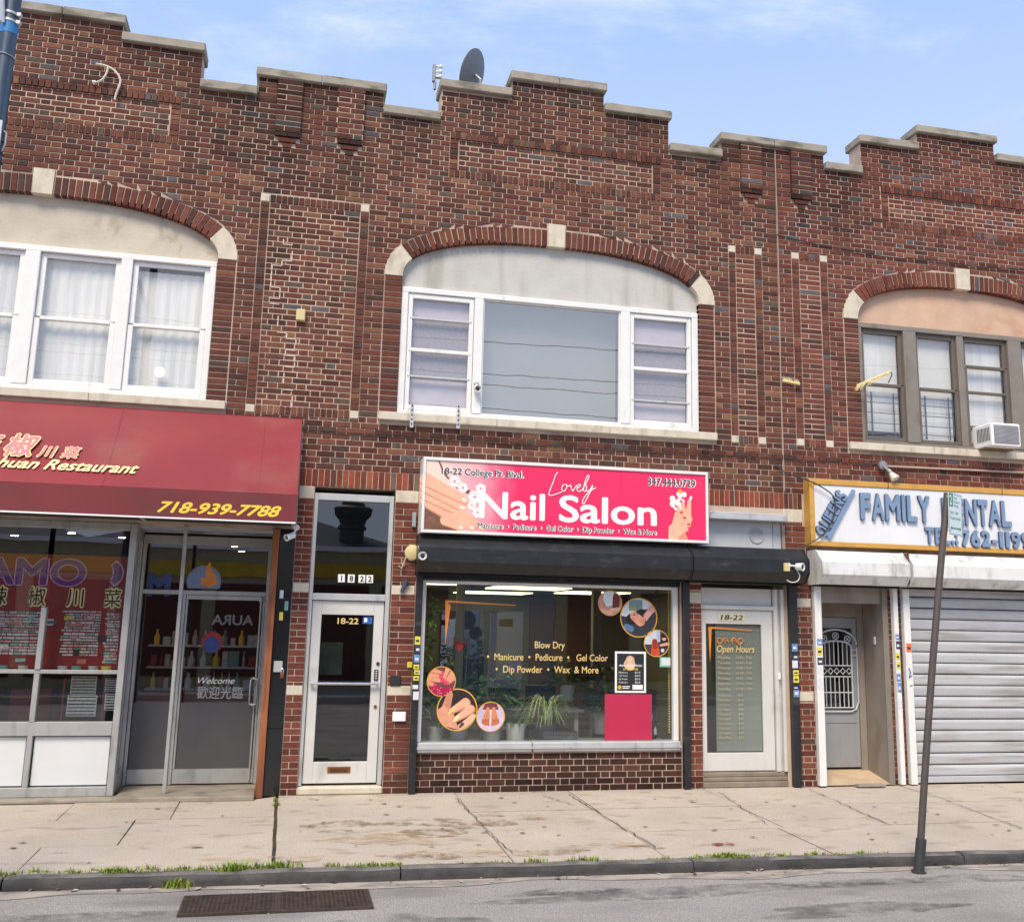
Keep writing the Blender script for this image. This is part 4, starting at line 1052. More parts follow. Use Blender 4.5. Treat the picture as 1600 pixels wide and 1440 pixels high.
# grey roller shutter
SLAT = M('shutter_paint', (184,185,188), rough=.55, var=.05, scale=4, bump=.06, bscale=30, dirt=(138,134,128), damt=.65, dscale=(.9,5,11), dlo=.47, dhi=.68, rand=.07)
sh = root('roller_shutter', (9.6, 0, 0), 'closed pale grey roller shutter of wide ribbed slats', 'roller shutter')
zz = .10; i = 0
while zz < 2.40:
    h = .1385
    p = [(.03,zz),(.012,zz+.004),(.004,zz+.018),(.0,zz+.05),(-.004,zz+.095),(.002,zz+.118),(.016,zz+.128),(.03,zz+.1285)]
    tw, dz = rr.uniform(-.004,.004), rr.uniform(-.002,.002)
    p = [(y_+tw*((z_-zz)/h-.5), z_+dz) for y_, z_ in p]
    MB().prismx(p+[(.045,zz+h-.01),(.045,zz)], 7.696, 11.6).build('slat', SLAT, sh)
    zz += h; i += 1
B('bottom_bar', SLAT, sh, (7.696,11.6,-.01,.04,.02,.095), c=.006)
B('backing', DARK, sh, (7.69,11.6,.05,.06,.0,2.44))
# ------------------------------------------------------------------ nail salon sign
sg = root('nail_salon_sign', (3.11, -.16, 2.865), 'long pink lightbox sign with white lettering above the nail salon window', 'sign')
B('frame', WHITE, sg, (1.372,4.86,-.318,-.004,3.70,3.735), (1.372,4.86,-.318,-.004,2.868,2.90), (1.372,1.405,-.318,-.004,2.90,3.70), (4.828,4.86,-.318,-.004,2.90,3.70), c=.004)
pk = bpy.data.materials.new('printed_pink'); pk.use_nodes = True
N, K = pk.node_tree.nodes, pk.node_tree.links; b = N['Principled BSDF']; b.inputs['Roughness'].default_value = .35
tcn = N.new('ShaderNodeTexCoord'); sp = N.new('ShaderNodeSeparateXYZ'); K.new(tcn.outputs['Object'], sp.inputs[0])
nz = N.new('ShaderNodeTexNoise'); nz.inputs['Scale'].default_value = 3.5; K.new(tcn.outputs['Object'], nz.inputs['Vector'])
mad = N.new('ShaderNodeMath'); mad.operation = 'MULTIPLY_ADD'; mad.inputs[1].default_value = .55; K.new(nz.outputs['Fac'], mad.inputs[0]); K.new(sp.outputs['X'], mad.inputs[2])
mrr = N.new('ShaderNodeMapRange'); mrr.inputs['From Min'].default_value = -1.15; mrr.inputs['From Max'].default_value = -.30; K.new(mad.outputs[0], mrr.inputs['Value'])
cr = N.new('ShaderNodeValToRGB'); e = cr.color_ramp.elements; e[0].position = 0; e[0].color = (*lin((246,206,198)),1); e[1].position = 1; e[1].color = (*lin((242,46,98)),1)
q = e.new(.45); q.color = (*lin((246,158,172)),1); q = e.new(.75); q.color = (*lin((240,84,124)),1)
K.new(mrr.outputs[0], cr.inputs[0]); K.new(cr.outputs[0], b.inputs['Base Color'])
B('panel', pk, sg, (1.405,3.749,-.30,-.01,2.90,3.70)); B('panel', pk, sg, (3.752,4.828,-.30,-.01,2.90,3.70))
YS = -.3015
def art(name, mat, polys, y, par):
    mb = MB(); n = 0
    y = YS+(y-YS)*.13 if abs(y-YS) < .02 else y
    for k, p in enumerate(polys): flat(mb, p, y-.00003*k)
    return mb.build(name, mat, par)
SKIN = M('printed_skin', (238,182,152), rough=.4, var=.08, scale=9); SKIN2 = M('printed_skin_shade', (222,150,118), rough=.4, var=.08, scale=12); NAILP = M('printed_nail', (250,222,214), rough=.3, var=.03)
BLOSS = M('printed_blossom', (250,232,230), rough=.4, var=.06, scale=15); WICK = M('printed_wicker', (120,82,66), rough=.4, var=.35, scale=25); CREAM = M('printed_cream', (240,214,196), rough=.4, var=.06)
art('print_backdrop', WICK, [[(1.41,2.905),(1.86,2.905),(1.80,2.99),(1.55,3.10),(1.41,3.17)], [(1.52,3.695),(1.56,3.695),(1.66,3.52),(1.80,3.43),(1.93,3.37),(1.90,3.33),(1.75,3.40),(1.62,3.50)]], YS, sg)
art('print_arm', CREAM, [[(1.41,3.69),(1.545,3.69),(1.60,3.56),(1.66,3.49),(1.70,3.46),(1.72,3.42),(1.62,3.40),(1.41,3.48)]], YS-.0008, sg)
fing = [((1.41,3.48),(1.86,3.26),.075,.042),((1.41,3.40),(1.84,3.17),.072,.038),((1.41,3.31),(1.84,3.10),.066,.036),((1.41,3.235),(1.76,3.02),.06,.032)]
for i, (a, b_, r0_, r1_) in enumerate(fing[::-1]):
    art('print_finger', SKIN2, [capsule((a[0],a[1]-.018),(b_[0]+.006,b_[1]-.018),r0_,r1_)], YS-.0012-.0012*i, sg)
    art('print_finger', SKIN, [capsule(a, b_, r0_*.94, r1_*.95)], YS-.0018-.0012*i, sg)
    art('print_nail', NAILP, [capsule((b_[0]-.012,b_[1]+.008),(b_[0]+.02,b_[1]-.008),.02,.017)], YS-.0024-.0012*i, sg)
for i, (a, b_) in enumerate((((1.84,3.10),(2.07,2.955)),((1.76,3.06),(1.96,2.945)),((1.64,3.02),(1.83,2.94)))):
    art('print_toe', SKIN2, [capsule((a[0]+.006,a[1]-.012),(b_[0]+.004,b_[1]-.006),.055,.036)], YS-.0072-.0006*i, sg); art('print_toe', SKIN, [capsule(a, b_, .052, .034)], YS-.0076-.0006*i, sg)
    art('print_nail', NAILP, [capsule((b_[0]-.005,b_[1]+.006),(b_[0]+.012,b_[1]-.006),.016,.015)], YS-.0080-.0006*i, sg)
r2 = random.Random(8); fl = []; fl2 = []
for cx, cz, R in ((1.74,3.47,.07),(1.84,3.40,.06),(1.98,3.30,.075),(2.05,3.40,.06),(1.95,3.20,.05),(2.02,3.12,.06)):
    for k in range(6): a = k*1.05+cx*9; fl.append([(x, z) for x, _, z in disc(cx+R*.55*math.cos(a), cz+R*.55*math.sin(a), R*.5, 0, 10)])
    fl2.append([(x, z) for x, _, z in disc(cx, cz, R*.2, 0, 8)])
art('print_blossom', BLOSS, fl, YS-.0006, sg); art('print_blossom_centre', M('printed_coral', (236,132,130), rough=.4), fl2, YS-.0088, sg)
# right-hand pair of hands with flowers
pet = []
for k in range(16): a = r2.uniform(0,6.28); rr_ = r2.uniform(0,.10); pet.append([(x, z) for x, _, z in disc(4.47+rr_*math.cos(a)*.9, 3.33+rr_*math.sin(a)*1.3, r2.uniform(.03,.05), 0, 9)])
pet += [capsule((4.37,3.39),(4.42,3.35),.008,.012), capsule((4.60,3.33),(4.64,3.42),.012,.016), [(x, z) for x, _, z in disc(4.55,3.45,.035,0,9)]]
art('print_petals', BLOSS, pet, YS, sg)
art('print_pistil', M('printed_yellow', (226,170,60), rough=.4), [[(x, z) for x, _, z in disc(4.50,3.485,.028,0,9)]], YS-.004, sg)
hs = [((4.59,3.10),(4.615,3.37),.045,.022),((4.58,3.09),(4.52,3.36),.04,.02),((4.56,3.07),(4.46,3.30),.038,.018),((4.42,2.93),(4.60,3.16),.06,.05),
      ((4.39,2.92),(4.45,3.22),.05,.022),((4.42,2.98),(4.515,3.235),.036,.02),((4.42,2.99),(4.55,3.17),.036,.02),((4.43,2.98),(4.60,3.09),.036,.02),((4.43,2.94),(4.58,3.03),.034,.018)]
for i, (a, b_, r0_, r1_) in enumerate(hs):
    art('print_finger', SKIN2, [capsule((a[0]+.006,a[1]-.006),(b_[0]+.006,b_[1]-.006),r0_,r1_)], YS-.005-.0008*i, sg); art('print_finger', SKIN, [capsule(a, b_, r0_*.93, r1_*.93)], YS-.0054-.0008*i, sg)
art('print_wrist', SKIN, [[(4.345,2.905),(4.46,2.905),(4.50,3.0),(4.40,3.10),(4.35,3.05)]], YS-.013, sg)
art('print_wrist', SKIN2, [[(4.50,2.905),(4.60,2.905),(4.55,3.0),(4.50,3.01)]], YS-.0045, sg)
RN = M('printed_red_nail', (196,62,62), rough=.3)
art('print_nail', RN, [capsule((4.505,3.225),(4.525,3.238),.012,.01), capsule((4.545,3.165),(4.565,3.17),.012,.01), capsule((4.595,3.09),(4.615,3.09),.011,.009), capsule((4.515,3.36),(4.505,3.375),.01,.008), capsule((4.45,3.30),(4.435,3.31),.01,.008)], YS-.0134, sg)
YT = YS-.0022
WH = M('sign_white', (240,238,236), rough=.4, var=.02); CHAR = M('sign_charcoal', (58,50,54), rough=.4, var=.03)
def outlined(body, size, x, z, width, bold=.02, align='LEFT', ol=.012):
    text(body, size, (x, YT+.0004, z), sg, WH, width+.012, bold=bold+.055, align=align, thick=0); text(body, size, (x, YT, z), sg, CHAR, width, bold=bold, align=align, thick=0)
def spread(body, size, x, z, width, bold=.02, ol=.055):
    words = body.split(); full = twidth(body, size); k = width/full
    for i, wd in enumerate(words):
        pre = body[:body.index(wd) if wd != '•' else [m_ for m_ in range(len(body)) if body[m_] == '•'][sum(1 for q in words[:i] if q == '•')]]
        xo = twidth(pre.rstrip()+'.', size)-twidth('.', size) if pre.strip() else 0; xo += (len(pre)-len(pre.rstrip()))*size*.26 if pre.strip() else 0
        outlined(wd, size, x+xo*k, z, twidth(wd, size)*k, bold)
spread('18-22 College Pt. Blvd.', .105, 1.585, 3.55, .965)
outlined('347.444.0729', .125, 4.085, 3.545, .61)
spread('Manicure  •  Pedicure  •  Gel Color  •  Dip Powder  •  Wax & More', .085, 2.027, 2.945, 2.165, .012)
text('Nail', .435, (2.032, YT, 3.067), sg, WH, .785, bold=.022, thick=0); text('Salon', .435, (2.985, YT, 3.063), sg, WH, 1.215, bold=.022, thick=0)
LOV = dict(L=[(2.964,3.637),(2.939,3.601),(2.913,3.525),(2.888,3.462),(2.865,3.392),(2.865,3.36),(2.908,3.363),(2.965,3.385),(3.023,3.407)],
 o=[(3.065,3.496),(3.035,3.489),(3.015,3.451),(3.023,3.422),(3.048,3.418),(3.073,3.454),(3.078,3.489),(3.065,3.496),(3.093,3.475),(3.123,3.496)],
 v=[(3.123,3.496),(3.134,3.457),(3.15,3.423),(3.175,3.459),(3.2,3.495)],
 e=[(3.2,3.46),(3.231,3.472),(3.246,3.497),(3.225,3.506),(3.205,3.476),(3.206,3.436),(3.231,3.422),(3.267,3.444)],
 l=[(3.267,3.444),(3.312,3.521),(3.347,3.597),(3.342,3.622),(3.316,3.59),(3.292,3.507),(3.282,3.44),(3.303,3.426),(3.323,3.447)],
 y=[(3.322,3.501),(3.318,3.456),(3.333,3.427),(3.369,3.459),(3.394,3.505),(3.384,3.462),(3.347,3.386),(3.309,3.31),(3.284,3.277),(3.271,3.301),(3.296,3.359),(3.346,3.415),(3.397,3.455),(3.436,3.477)])
for k, p in LOV.items(): ribbon(smooth_path(p, 5), .012, YT-.0005).build('lettering', WH, sg)
# ------------------------------------------------------------------ dental sign with raised letters
ds = root('dental_sign', (8.9, -.08, 2.9), 'long white dental sign with yellow border and raised blue letters', 'sign')
YB = M('yellow_border', (206,156,74), rough=.55, var=.08, dirt=(150,116,66), damt=.55, dscale=(5,5,5), dlo=.5, dhi=.72)
B('border', YB, ds, (6.295,11.5,-.165,-.12,3.685,3.755), (6.295,11.5,-.165,-.12,2.905,2.965), (6.295,6.36,-.165,-.12,2.965,3.685), c=.006)
B('panel', M('sign_panel_white', (226,227,230), rough=.4, var=.03, scale=2, dirt=(196,192,184), damt=.5, dscale=(4,4,1.2), dlo=.52, dhi=.75), ds, (6.362,11.5,-.15,-.01,2.967,3.683))
B('edge', YB, ds, (6.297,11.5,-.119,-.006,3.69,3.75), (6.297,11.5,-.119,-.006,2.91,2.96), (6.297,6.35,-.119,-.006,2.96,3.69))
for x in (7.41, 9.1): B('joint_clip', INK, ds, (x-.004,x+.004,-.168,-.12,3.68,3.76))
LBL = M('letter_blue', (120,145,176), rough=.45, var=.08, scale=6, dirt=(138,132,160), damt=.6, dscale=(4,4,4), dlo=.5, dhi=.75)
LED = M('letter_edge', (74,86,110), rough=.5)
def raised(word, x0, z, cap, widths, ux=(1,0,0), vz=(0,0,1), gap=.022):
    """separate block letters standing off the panel"""
    u = Vector(ux).normalized(); p = Vector((x0, -.151, z))
    for ch, wd in zip(word, widths):
        if ch != ' ':
            full, p_keep = wd, p
            if ch in '1I': p = p+u*(wd*.12); wd = wd*.76
            o_ = text(ch, cap/.73, p, ds, LED, wd, thick=.034, bold=.04, ux=ux, vz=vz, name='letter', label='raised blue letter '+ch)
            n_ = u.cross(Vector(vz).normalized()); text(ch, cap/.73, p+n_*.0345, o_, LBL, wd, thick=.004, bold=.034, ux=ux, vz=vz, name='letter_face')
            p, wd = p_keep, full
        p = p+u*(wd+gap)
raised('FAMILY', 6.99, 3.275, .335, (.15,.17,.21,.065,.145,.17), gap=.018)
raised('DENTAL', 8.17, 3.265, .335, (.165,.14,.17,.15,.17,.145), gap=.018)
raised('OFFICE', 9.55, 3.265, .335, (.18,.14,.14,.065,.16,.14), gap=.03)
raised('TEL.:', 7.905, 3.0, .205, (.125,.10,.10,.04,.04), gap=.018)
raised('762-1199', 8.435, 2.985, .205, (.12,.135,.135,.085,.075,.075,.135,.135), gap=.02)
a_ = math.radians(58); U = (math.cos(a_),0,math.sin(a_)); Vv = (-math.sin(a_),0,math.cos(a_))
raised('QUEENS', 6.475, 3.005, .165, (.115,.10,.085,.085,.10,.09), U, Vv, .014)
mb = MB(); p0 = Vector((6.545,0,2.995)); u_ = Vector((.385,0,.63)).normalized(); n_ = Vector((-u_.z,0,u_.x)); q = [p0, p0+u_*.735, p0+u_*.735+n_*.045, p0+n_*.045]
mb.prism([(v_.x, v_.z) for v_ in q], -.19, -.151); mb.build('stripe', LBL, ds)
# ------------------------------------------------------------------ restaurant: awning
AWN = M('awning_red', (134,30,40), rough=.55, var=.08, scale=1.4, bump=.12, bscale=7, dirt=(142,80,72), damt=.6, dscale=(1.1,.8,1.4), dlo=.46, dhi=.75, fine=.05, fscale=200)
VAL = M('valance_maroon', (116,40,44), rough=.6, var=.12, scale=2.2, dirt=(92,54,52), damt=.6, dscale=(1.4,1,2.5), dlo=.45, dhi=.65)
aw = root('awning', (-3.0, -.4, 2.87), 'red fabric awning with maroon valance and cream lettering above the restaurant', 'awning')
A0, A1, ZT, ZV, ZB, YF = -6.0, -.012, 4.13, 3.165, 2.875, -.85
nx, nv = 60, 14; V = []; F = []
for i in range(nx+1):
    x = A0+(A1-A0)*i/nx
    for j in range(nv+1):
        t = j/nv; sag = .018*math.sin(math.pi*t)*(1+.5*math.sin(x*2.2))+.006*math.sin(x*7+t*3)*math.sin(math.pi*t)
        V.append((x, -.03+(YF+.03)*t+sag*.7, ZT+(ZV-ZT)*t-sag*.6))
for i in range(nx):
    for j in range(nv): a = i*(nv+1)+j; F.append((a, a+1, a+nv+2, a+nv+1))
MB().faces(V, F).build('canopy', AWN, aw, smooth=True)
B('valance', VAL, aw, (A0,A1,YF-.004,YF+.004,ZB,ZV-.002))
B('trim', PAPER, aw, (A0,A1,YF-.007,YF+.007,ZB-.016,ZB))
for x in (-.42,-1.95,-3.5,-5.0):
    sm = MB()
    for j in range(nv):
        t0_, t1_ = j/nv, (j+1)/nv; q = lambda t: (-.03+(YF+.03)*t+.018*math.sin(math.pi*t)*(1+.5*math.sin(x*2.2))*.7+.006*math.sin(x*7+t*3)*math.sin(math.pi*t)*.7-.004, ZT+(ZV-ZT)*t-(.018*math.sin(math.pi*t)*(1+.5*math.sin(x*2.2))+.006*math.sin(x*7+t*3)*math.sin(math.pi*t))*.6+.003)
        (ya, za), (yb, zb) = q(t0_), q(t1_); sm.quad((x-.006,ya,za),(x-.006,yb,zb),(x+.006,yb,zb),(x+.006,ya,za))
    sm.build('seam', AWN, aw)
B('top_flap', AWN, aw, (A0,A1,-.032,-.006,ZT-.01,ZT+.012))
for x in (A0+.004, A1-.004): MB().prismx([(-.01,ZB),(-.01,ZT),(YF,ZV),(YF,ZB)], x-.003, x+.003).build('side_panel', AWN, aw)
fr = MB()
for x in (A0+.03,-4.6,-3.1,-1.6,A1-.03): fr.tube([(x,-.02,ZB+.02),(x,YF+.03,ZB+.02),(x,YF+.05,ZV-.07),(x,-.05,ZT-.12)], .014, 6)
fr.tube([(A0,YF+.03,ZB+.02),(A1,YF+.03,ZB+.02)], .014, 6); fr.build('frame', ALU, aw)
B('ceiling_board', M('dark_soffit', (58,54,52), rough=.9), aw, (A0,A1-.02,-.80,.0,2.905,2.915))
vz = Vector((0,.82,.96)).normalized(); 
def on_awn(u, v): return (u, -.03-.82*v/1.2625*1.0-.012*0, ZT-.96*v/1.2625)
nA = Vector((1,0,0)).cross(vz)
def awn_o(x, v, lift): p = Vector(on_awn(x, v)); return p+nA*lift
CRM = M('cream_print', (246,226,160), rough=.5, var=.05); PNK = M('pink_print', (214,124,128), rough=.5, var=.05); YPR = M('yellow_print', (240,206,70), rough=.5, var=.06)
text('Szechuan Restaurant', .215, awn_o(-1.635,1.062,.006), aw, CRM, 1.72, bold=.022, shear=.42, align='RIGHT', vz=vz, thick=0)
for ch, sz, x, v, wd in (('椒',.37,-2.985,.85,.30),('麻',.37,-3.33,.85,.30),('川',.20,-2.655,.862,.165),('菜',.20,-2.43,.862,.17)):
    text(ch, sz, awn_o(x,v,.004), aw, CRM, wd+.02, bold=.06, shear=.18, vz=vz, thick=0); text(ch, sz, awn_o(x+.01,v,.007), aw, PNK, wd, bold=.025, shear=.18, vz=vz, thick=0)
text('718-939-7788', .155, (-1.40,YF-.0055,2.925), aw, YPR, 1.235, bold=.03, shear=.38)
# ------------------------------------------------------------------ restaurant shopfront
RS = M('mill_aluminium', (178,178,176), rough=.4, var=.08, scale=6, metal=.3, dirt=(120,116,110), damt=.5, dscale=(9,9,3), dlo=.52, dhi=.75)
PNLW = M('white_panel', (214,216,216), rough=.45, var=.03)
sf = B('shopfront_window', RS, bl, (-6,-1.76,.0,.10,2.79,2.87), (-6,-1.76,-.01,.10,.03,.125), (-6,-1.76,.0,.10,.635,.775), (-6,-1.76,.01,.09,1.265,1.305), c=.004)
B('corner_post', RS, bl, (-1.757,-1.69,-.01,.11,.03,2.87), c=.006)
for x in (-2.575,-3.42,-4.27,-5.12): B('mullion', RS, sf, (x,x+.052,-.005,.1,.126,.634), (x,x+.052,-.005,.1,.776,1.264), (x,x+.052,-.005,.1,1.306,1.95), c=.004)
for a, b_ in ((-2.522,-1.758),(-3.367,-2.577),(-4.217,-3.422),(-5.067,-4.272),(-6,-5.122)):
    B('base_panel', PNLW, sf, (a+.012,b_-.012,.04,.06,.137,.624), c=.004); B('panel_gap', DARK, sf, (a,b_,.062,.07,.126,.634))
    pane(a, b_, .776, 1.264, .05, CLEAR, sf); pane(a, b_, 1.306, 2.79, .05, CLEAR, sf)
B('base_step', P('step_concrete', (150,140,126), rough=.95, var=.15, scale=5, bump=.3, dirt=(96,86,76), damt=.6), bl, (-6,-1.66,-.19,.1,-.012,.028), (-1.66,-.26,-.23,1.1,-.012,.042), c=.01)
# recessed entrance
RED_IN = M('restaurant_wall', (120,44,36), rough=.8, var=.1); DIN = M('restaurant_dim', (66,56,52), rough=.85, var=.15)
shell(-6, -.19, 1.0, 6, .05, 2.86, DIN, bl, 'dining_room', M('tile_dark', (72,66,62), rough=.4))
B('vestibule_side', RS, bl, (-1.73,-1.70,.115,.58,.05,.22), (-1.73,-1.70,.115,.58,2.70,2.86), (-1.735,-1.695,.55,.62,.05,2.86))
MB().quad((-1.715,.115,.22),(-1.715,.55,.22),(-1.715,.55,2.70),(-1.715,.115,2.70)).build('side_pane', CLEAR, bl)
f = B('entrance_frame', RS, bl, (-1.69,-.19,.57,.65,2.70,2.80), (-1.69,-1.655,.57,.65,.05,2.70), (-.30,-.26,.57,.65,.05,2.70), (-1.655,-.30,.57,.65,2.13,2.18), (-1.215,-1.18,.575,.645,.05,2.13), c=.004)
GREYP = M('grey_kick_film', (84,84,86), rough=.5, var=.05)
B('door_rail', RS, f, (-1.65,-1.22,.58,.64,.06,.215), c=.004)
pane(-1.655,-.30,2.18,2.70,.61,CLEAR,f); pane(-1.65,-1.218,.216,2.128,.61,CLEAR,f)
MB().quad((-1.648,.604,.22),(-1.22,.604,.22),(-1.22,.604,.93),(-1.648,.604,.93)).build('kick_film', GREYP, f)
d = B('entrance_door', RS, bl, (-1.175,-.305,.585,.635,.06,.215), (-1.175,-.305,.585,.635,2.08,2.125), (-1.175,-1.155,.585,.635,.21,2.085), (-.325,-.305,.585,.635,.21,2.085))
pane(-1.172,-.308,.216,2.08,.61,CLEAR,d); MB().quad((-1.17,.604,.22),(-.31,.604,.22),(-.31,.604,.93),(-1.17,.604,.93)).build('kick_film', GREYP, d)
MB().tube(smooth_path([(-.40,.60,1.20),(-.40,.53,1.20),(-.38,.50,1.205),(-.33,.50,1.20),(-.325,.50,1.15),(-.325,.50,.97),(-.335,.50,.92),(-.38,.50,.92),(-.395,.50,.95),(-.395,.50,1.15),(-.39,.50,1.19)],4), .013, 8).build('handle', CHROME, d, smooth=True)
MB().tube([(-.345,.57,.09),(-.345,.57,2.12)], .011, 8).lathe([(0,0),(.02,0),(.02,.05),(0,.05)], (-.345,.57,2.06), (0,0,1), 10).build('pivot_rod', RS, d)
TRN = M('reflection_grey', (120,120,122), rough=.6); 
text('AURA', .16, (-.42,.603,1.80), d, TRN, .46, bold=.02, mirror=True, align='LEFT')  # mirror-image lettering laid on the glass in place of a reflected sign
text('Welcome', .10, (-.98,.603,1.14), d, PAPER, .40, shear=.35); text('歡迎光臨', .15, (-.98,.603,.985), d, M('decal_pale', (170,170,170), rough=.6), .50)
mb = MB(); mb.quad(*disc(-.86,1.60,.12,.6045,24)); mb.build('round_decal', M('decal_red', (150,46,40), rough=.5, var=.3, scale=12), d)
mb = MB(); mb.quad(*disc(-.86,1.57,.09,.6035,24)); mb.build('round_decal', M('decal_blue', (50,70,130), rough=.5, var=.3, scale=12), d)
art('flame_decal', M('decal_orange', (220,140,60), rough=.5, var=.15), [[(-1.03,2.24),(-.92,2.22),(-.84,2.27),(-.88,2.36),(-.92,2.42),(-.95,2.52),(-1.0,2.42),(-.98,2.34),(-1.04,2.32)]], .604, f)
art('bowl_decal', M('decal_bluegrey', (120,140,176), rough=.5, var=.1), [[(x,z) for x,_,z in disc(-1.0,2.28,.19,0,30) if z > 2.19]], .606, f)
text('M', .34, (-1.62,.603,2.12), f, M('decal_navy', (56,70,128), rough=.5), .26, bold=.05, mirror=True, align='RIGHT')
WARM_FILL = lamp_mat('warm_fill_bulb', (255,214,150), 60)
for (x, y) in ((-2.6,1.25),(-4.0,1.25),(-2.1,1.7),(-.9,1.8),(-.8,2.6),(-.75,3.6),(-1.5,2.2),(-3.4,2.0)):  # lights near the window are added and run strong to brighten the menu board
    l = B('ceiling_light', ALU, bl, (x-.055,x+.055,y-.055,y+.055,2.835,2.858)); MB().lathe([(0,0),(.042,0)], (x,y,2.833), (0,0,-1), 14).build('bulb', WARM_FILL, l)
_d0 = {}
def dm0(c):
    if c not in _d0: _d0[c] = M('menu_picture', c, rough=.5, var=.35, scale=40)
    return _d0[c]
# red menu board behind the left window
mbd = root('menu_board', (-3.8, .28, 1.35), 'red menu board with purple outlined letters and food lists inside the restaurant window', 'menu board')
BRD = M('board_red', (138,38,30), rough=.5, var=.12, scale=2.5); B('board', BRD, mbd, (-5.9,-1.80,.27,.30,1.31,2.52))
PUR = M('letter_purple', (112,46,130), rough=.5, var=.1); LILP = M('letter_outline', (206,170,196), rough=.5)
text('DINAMO', .39, (-2.205,.2665,2.195), mbd, LILP, 1.86, bold=.05, align='RIGHT', thick=0); text('DINAMO', .39, (-2.218,.2650,2.195), mbd, PUR, 1.83, bold=.025, align='RIGHT', thick=0)
art('crescent_edge', LILP, [[(-1.985+.158*math.cos(t),2.335+.158*math.sin(t)) for t in [-1.15+2.3*i/14 for i in range(15)]]+[(-1.995+.05*math.cos(t),2.335+.10*math.sin(t)) for t in [1.0-2.0*i/10 for i in range(11)]]], .2668, mbd)
art('crescent', PUR, [[(-1.98+.14*math.cos(t),2.335+.14*math.sin(t)) for t in [-1.1+2.2*i/14 for i in range(15)]]+[(-1.99+.06*math.cos(t),2.335+.10*math.sin(t)) for t in [1.0-2.0*i/10 for i in range(11)]]], .266, mbd)
B('gold_bar', BRASS, mbd, (-5.9,-1.85,.262,.2665,2.31,2.322))
for i, ch in enumerate('小辣椒川菜'):
    x = -3.55+.385*i
    text(ch, .21, (x,.2665,1.985), mbd, CRM, .19, bold=.09, thick=0); text(ch, .21, (x+.004,.265,1.985), mbd, INK, .175, bold=.01, thick=0)
r3 = random.Random(4)
TEAL = M('print_teal', (120,170,160), rough=.5, var=.2, scale=20); PPK = M('print_pink', (206,160,160), rough=.5, var=.2, scale=20); PWH = M('print_pale', (206,204,202), rough=.5, var=.2, scale=30)
for (x0, x1, z0, z1, lab) in ((-2.42,-2.02,1.44,1.92,''),(-1.99,-1.82,1.36,1.90,''),(-3.32,-2.62,1.45,1.90,''),(-4.2,-3.45,1.40,1.90,'')):
    lists = {0: MB(), 1: MB(), 2: MB()}; z = z1
    while z > z0:
        h = r3.uniform(.012,.026); x = x0+r3.uniform(0,.05)
        while x < x1:
            w = r3.uniform(.02,.09)
            lists[r3.choice((0,0,0,1,2))].quad((x,.2662,z-h),(min(x+w,x1),.2662,z-h+r3.uniform(-.003,.003)),(min(x+w,x1),.2662,z),(x,.2662,z+r3.uniform(-.003,.003))); x += w+r3.uniform(.004,.012)
        z -= h+r3.uniform(.008,.016)
    for k, m_ in ((0,PWH),(1,TEAL),(2,PPK)):
        if lists[k].v: lists[k].build('menu_print', m_, mbd, props={'kind': 'stuff'})
# bigger dish pictures and price strips on the board
for k in range(26):
    x, z = r3.uniform(-4.3,-1.9), r3.uniform(1.34,1.93); w, h = r3.uniform(.05,.13), r3.uniform(.03,.07); c_ = r3.choice(((206,204,202),(206,204,202),(150,186,178),(196,120,96),(216,190,96),(84,110,100),(60,40,40)))
    MB().quad((x,.2655-.00004*k,z),(min(x+w,-1.82),.2655-.00004*k,z),(min(x+w,-1.82),.2655-.00004*k,z+h),(x,.2655-.00004*k,z+h)).build('dish_picture', dm0(c_), mbd)
# shelf of bowls below the board, red chairs, leaflet rack
sh_ = root('window_shelf', (-2.9,.33,1.25), 'narrow shelf with bowls and jars inside the restaurant window', 'shelf')
B('board', PNLW, sh_, (-5.9,-1.8,.20,.50,1.255,1.275))
for i, x in enumerate((-2.36,-2.22,-2.05,-1.92,-2.75,-2.95,-3.3)):
    MB().lathe([(.03,0),(.055,.03),(.06,.06),(.05,.06)], (x,.3,1.276), (0,0,1), 14).build('bowl', (PWH,TEAL,PWH,YPR)[i % 4], sh_, smooth=True)
RCH = M('red_lacquer', (140,34,32), rough=.4, var=.1)
def chair(x, y, rz, label, mat, group):
    o = root('chair', (x,y,.05), label, 'chair', group); c_, s_ = math.cos(rz), math.sin(rz)
    def bx(nm, m_, x0,x1,y0,y1,z0,z1):
        mb = MB(); mb.cbox(x0,x1,y0,y1,z0,z1,.01); mb.v = [(x+v[0]*c_-v[1]*s_, y+v[0]*s_+v[1]*c_, .05+v[2]) for v in mb.v]; return mb.build(nm, m_, o)
    bx('seat', mat, -.21,.21,-.2,.21,.42,.47); bx('backrest', mat, -.21,.21,.19,.23,.60,1.0)
    for sx_ in (-.19,.17):
        for sy_ in (-.19,.19): bx('leg', mat, sx_,sx_+.03,sy_,sy_+.03,0,.42 if sy_ < 0 else .62)
chair(-2.7,.75,.4,'red lacquer chair behind lower pane at left edge of restaurant window',RCH,'restaurant chairs'); chair(-3.6,.8,-.3,'red lacquer chair further left inside the restaurant',RCH,'restaurant chairs')
rk = root('leaflet_rack', (-2.05,.5,.05), 'leaflet rack of menus and papers behind the lower restaurant pane', 'rack')
B('rack_frame', RCH, rk, (-2.36,-2.34,.42,.45,.05,1.2),(-1.95,-1.93,.42,.45,.05,1.2))
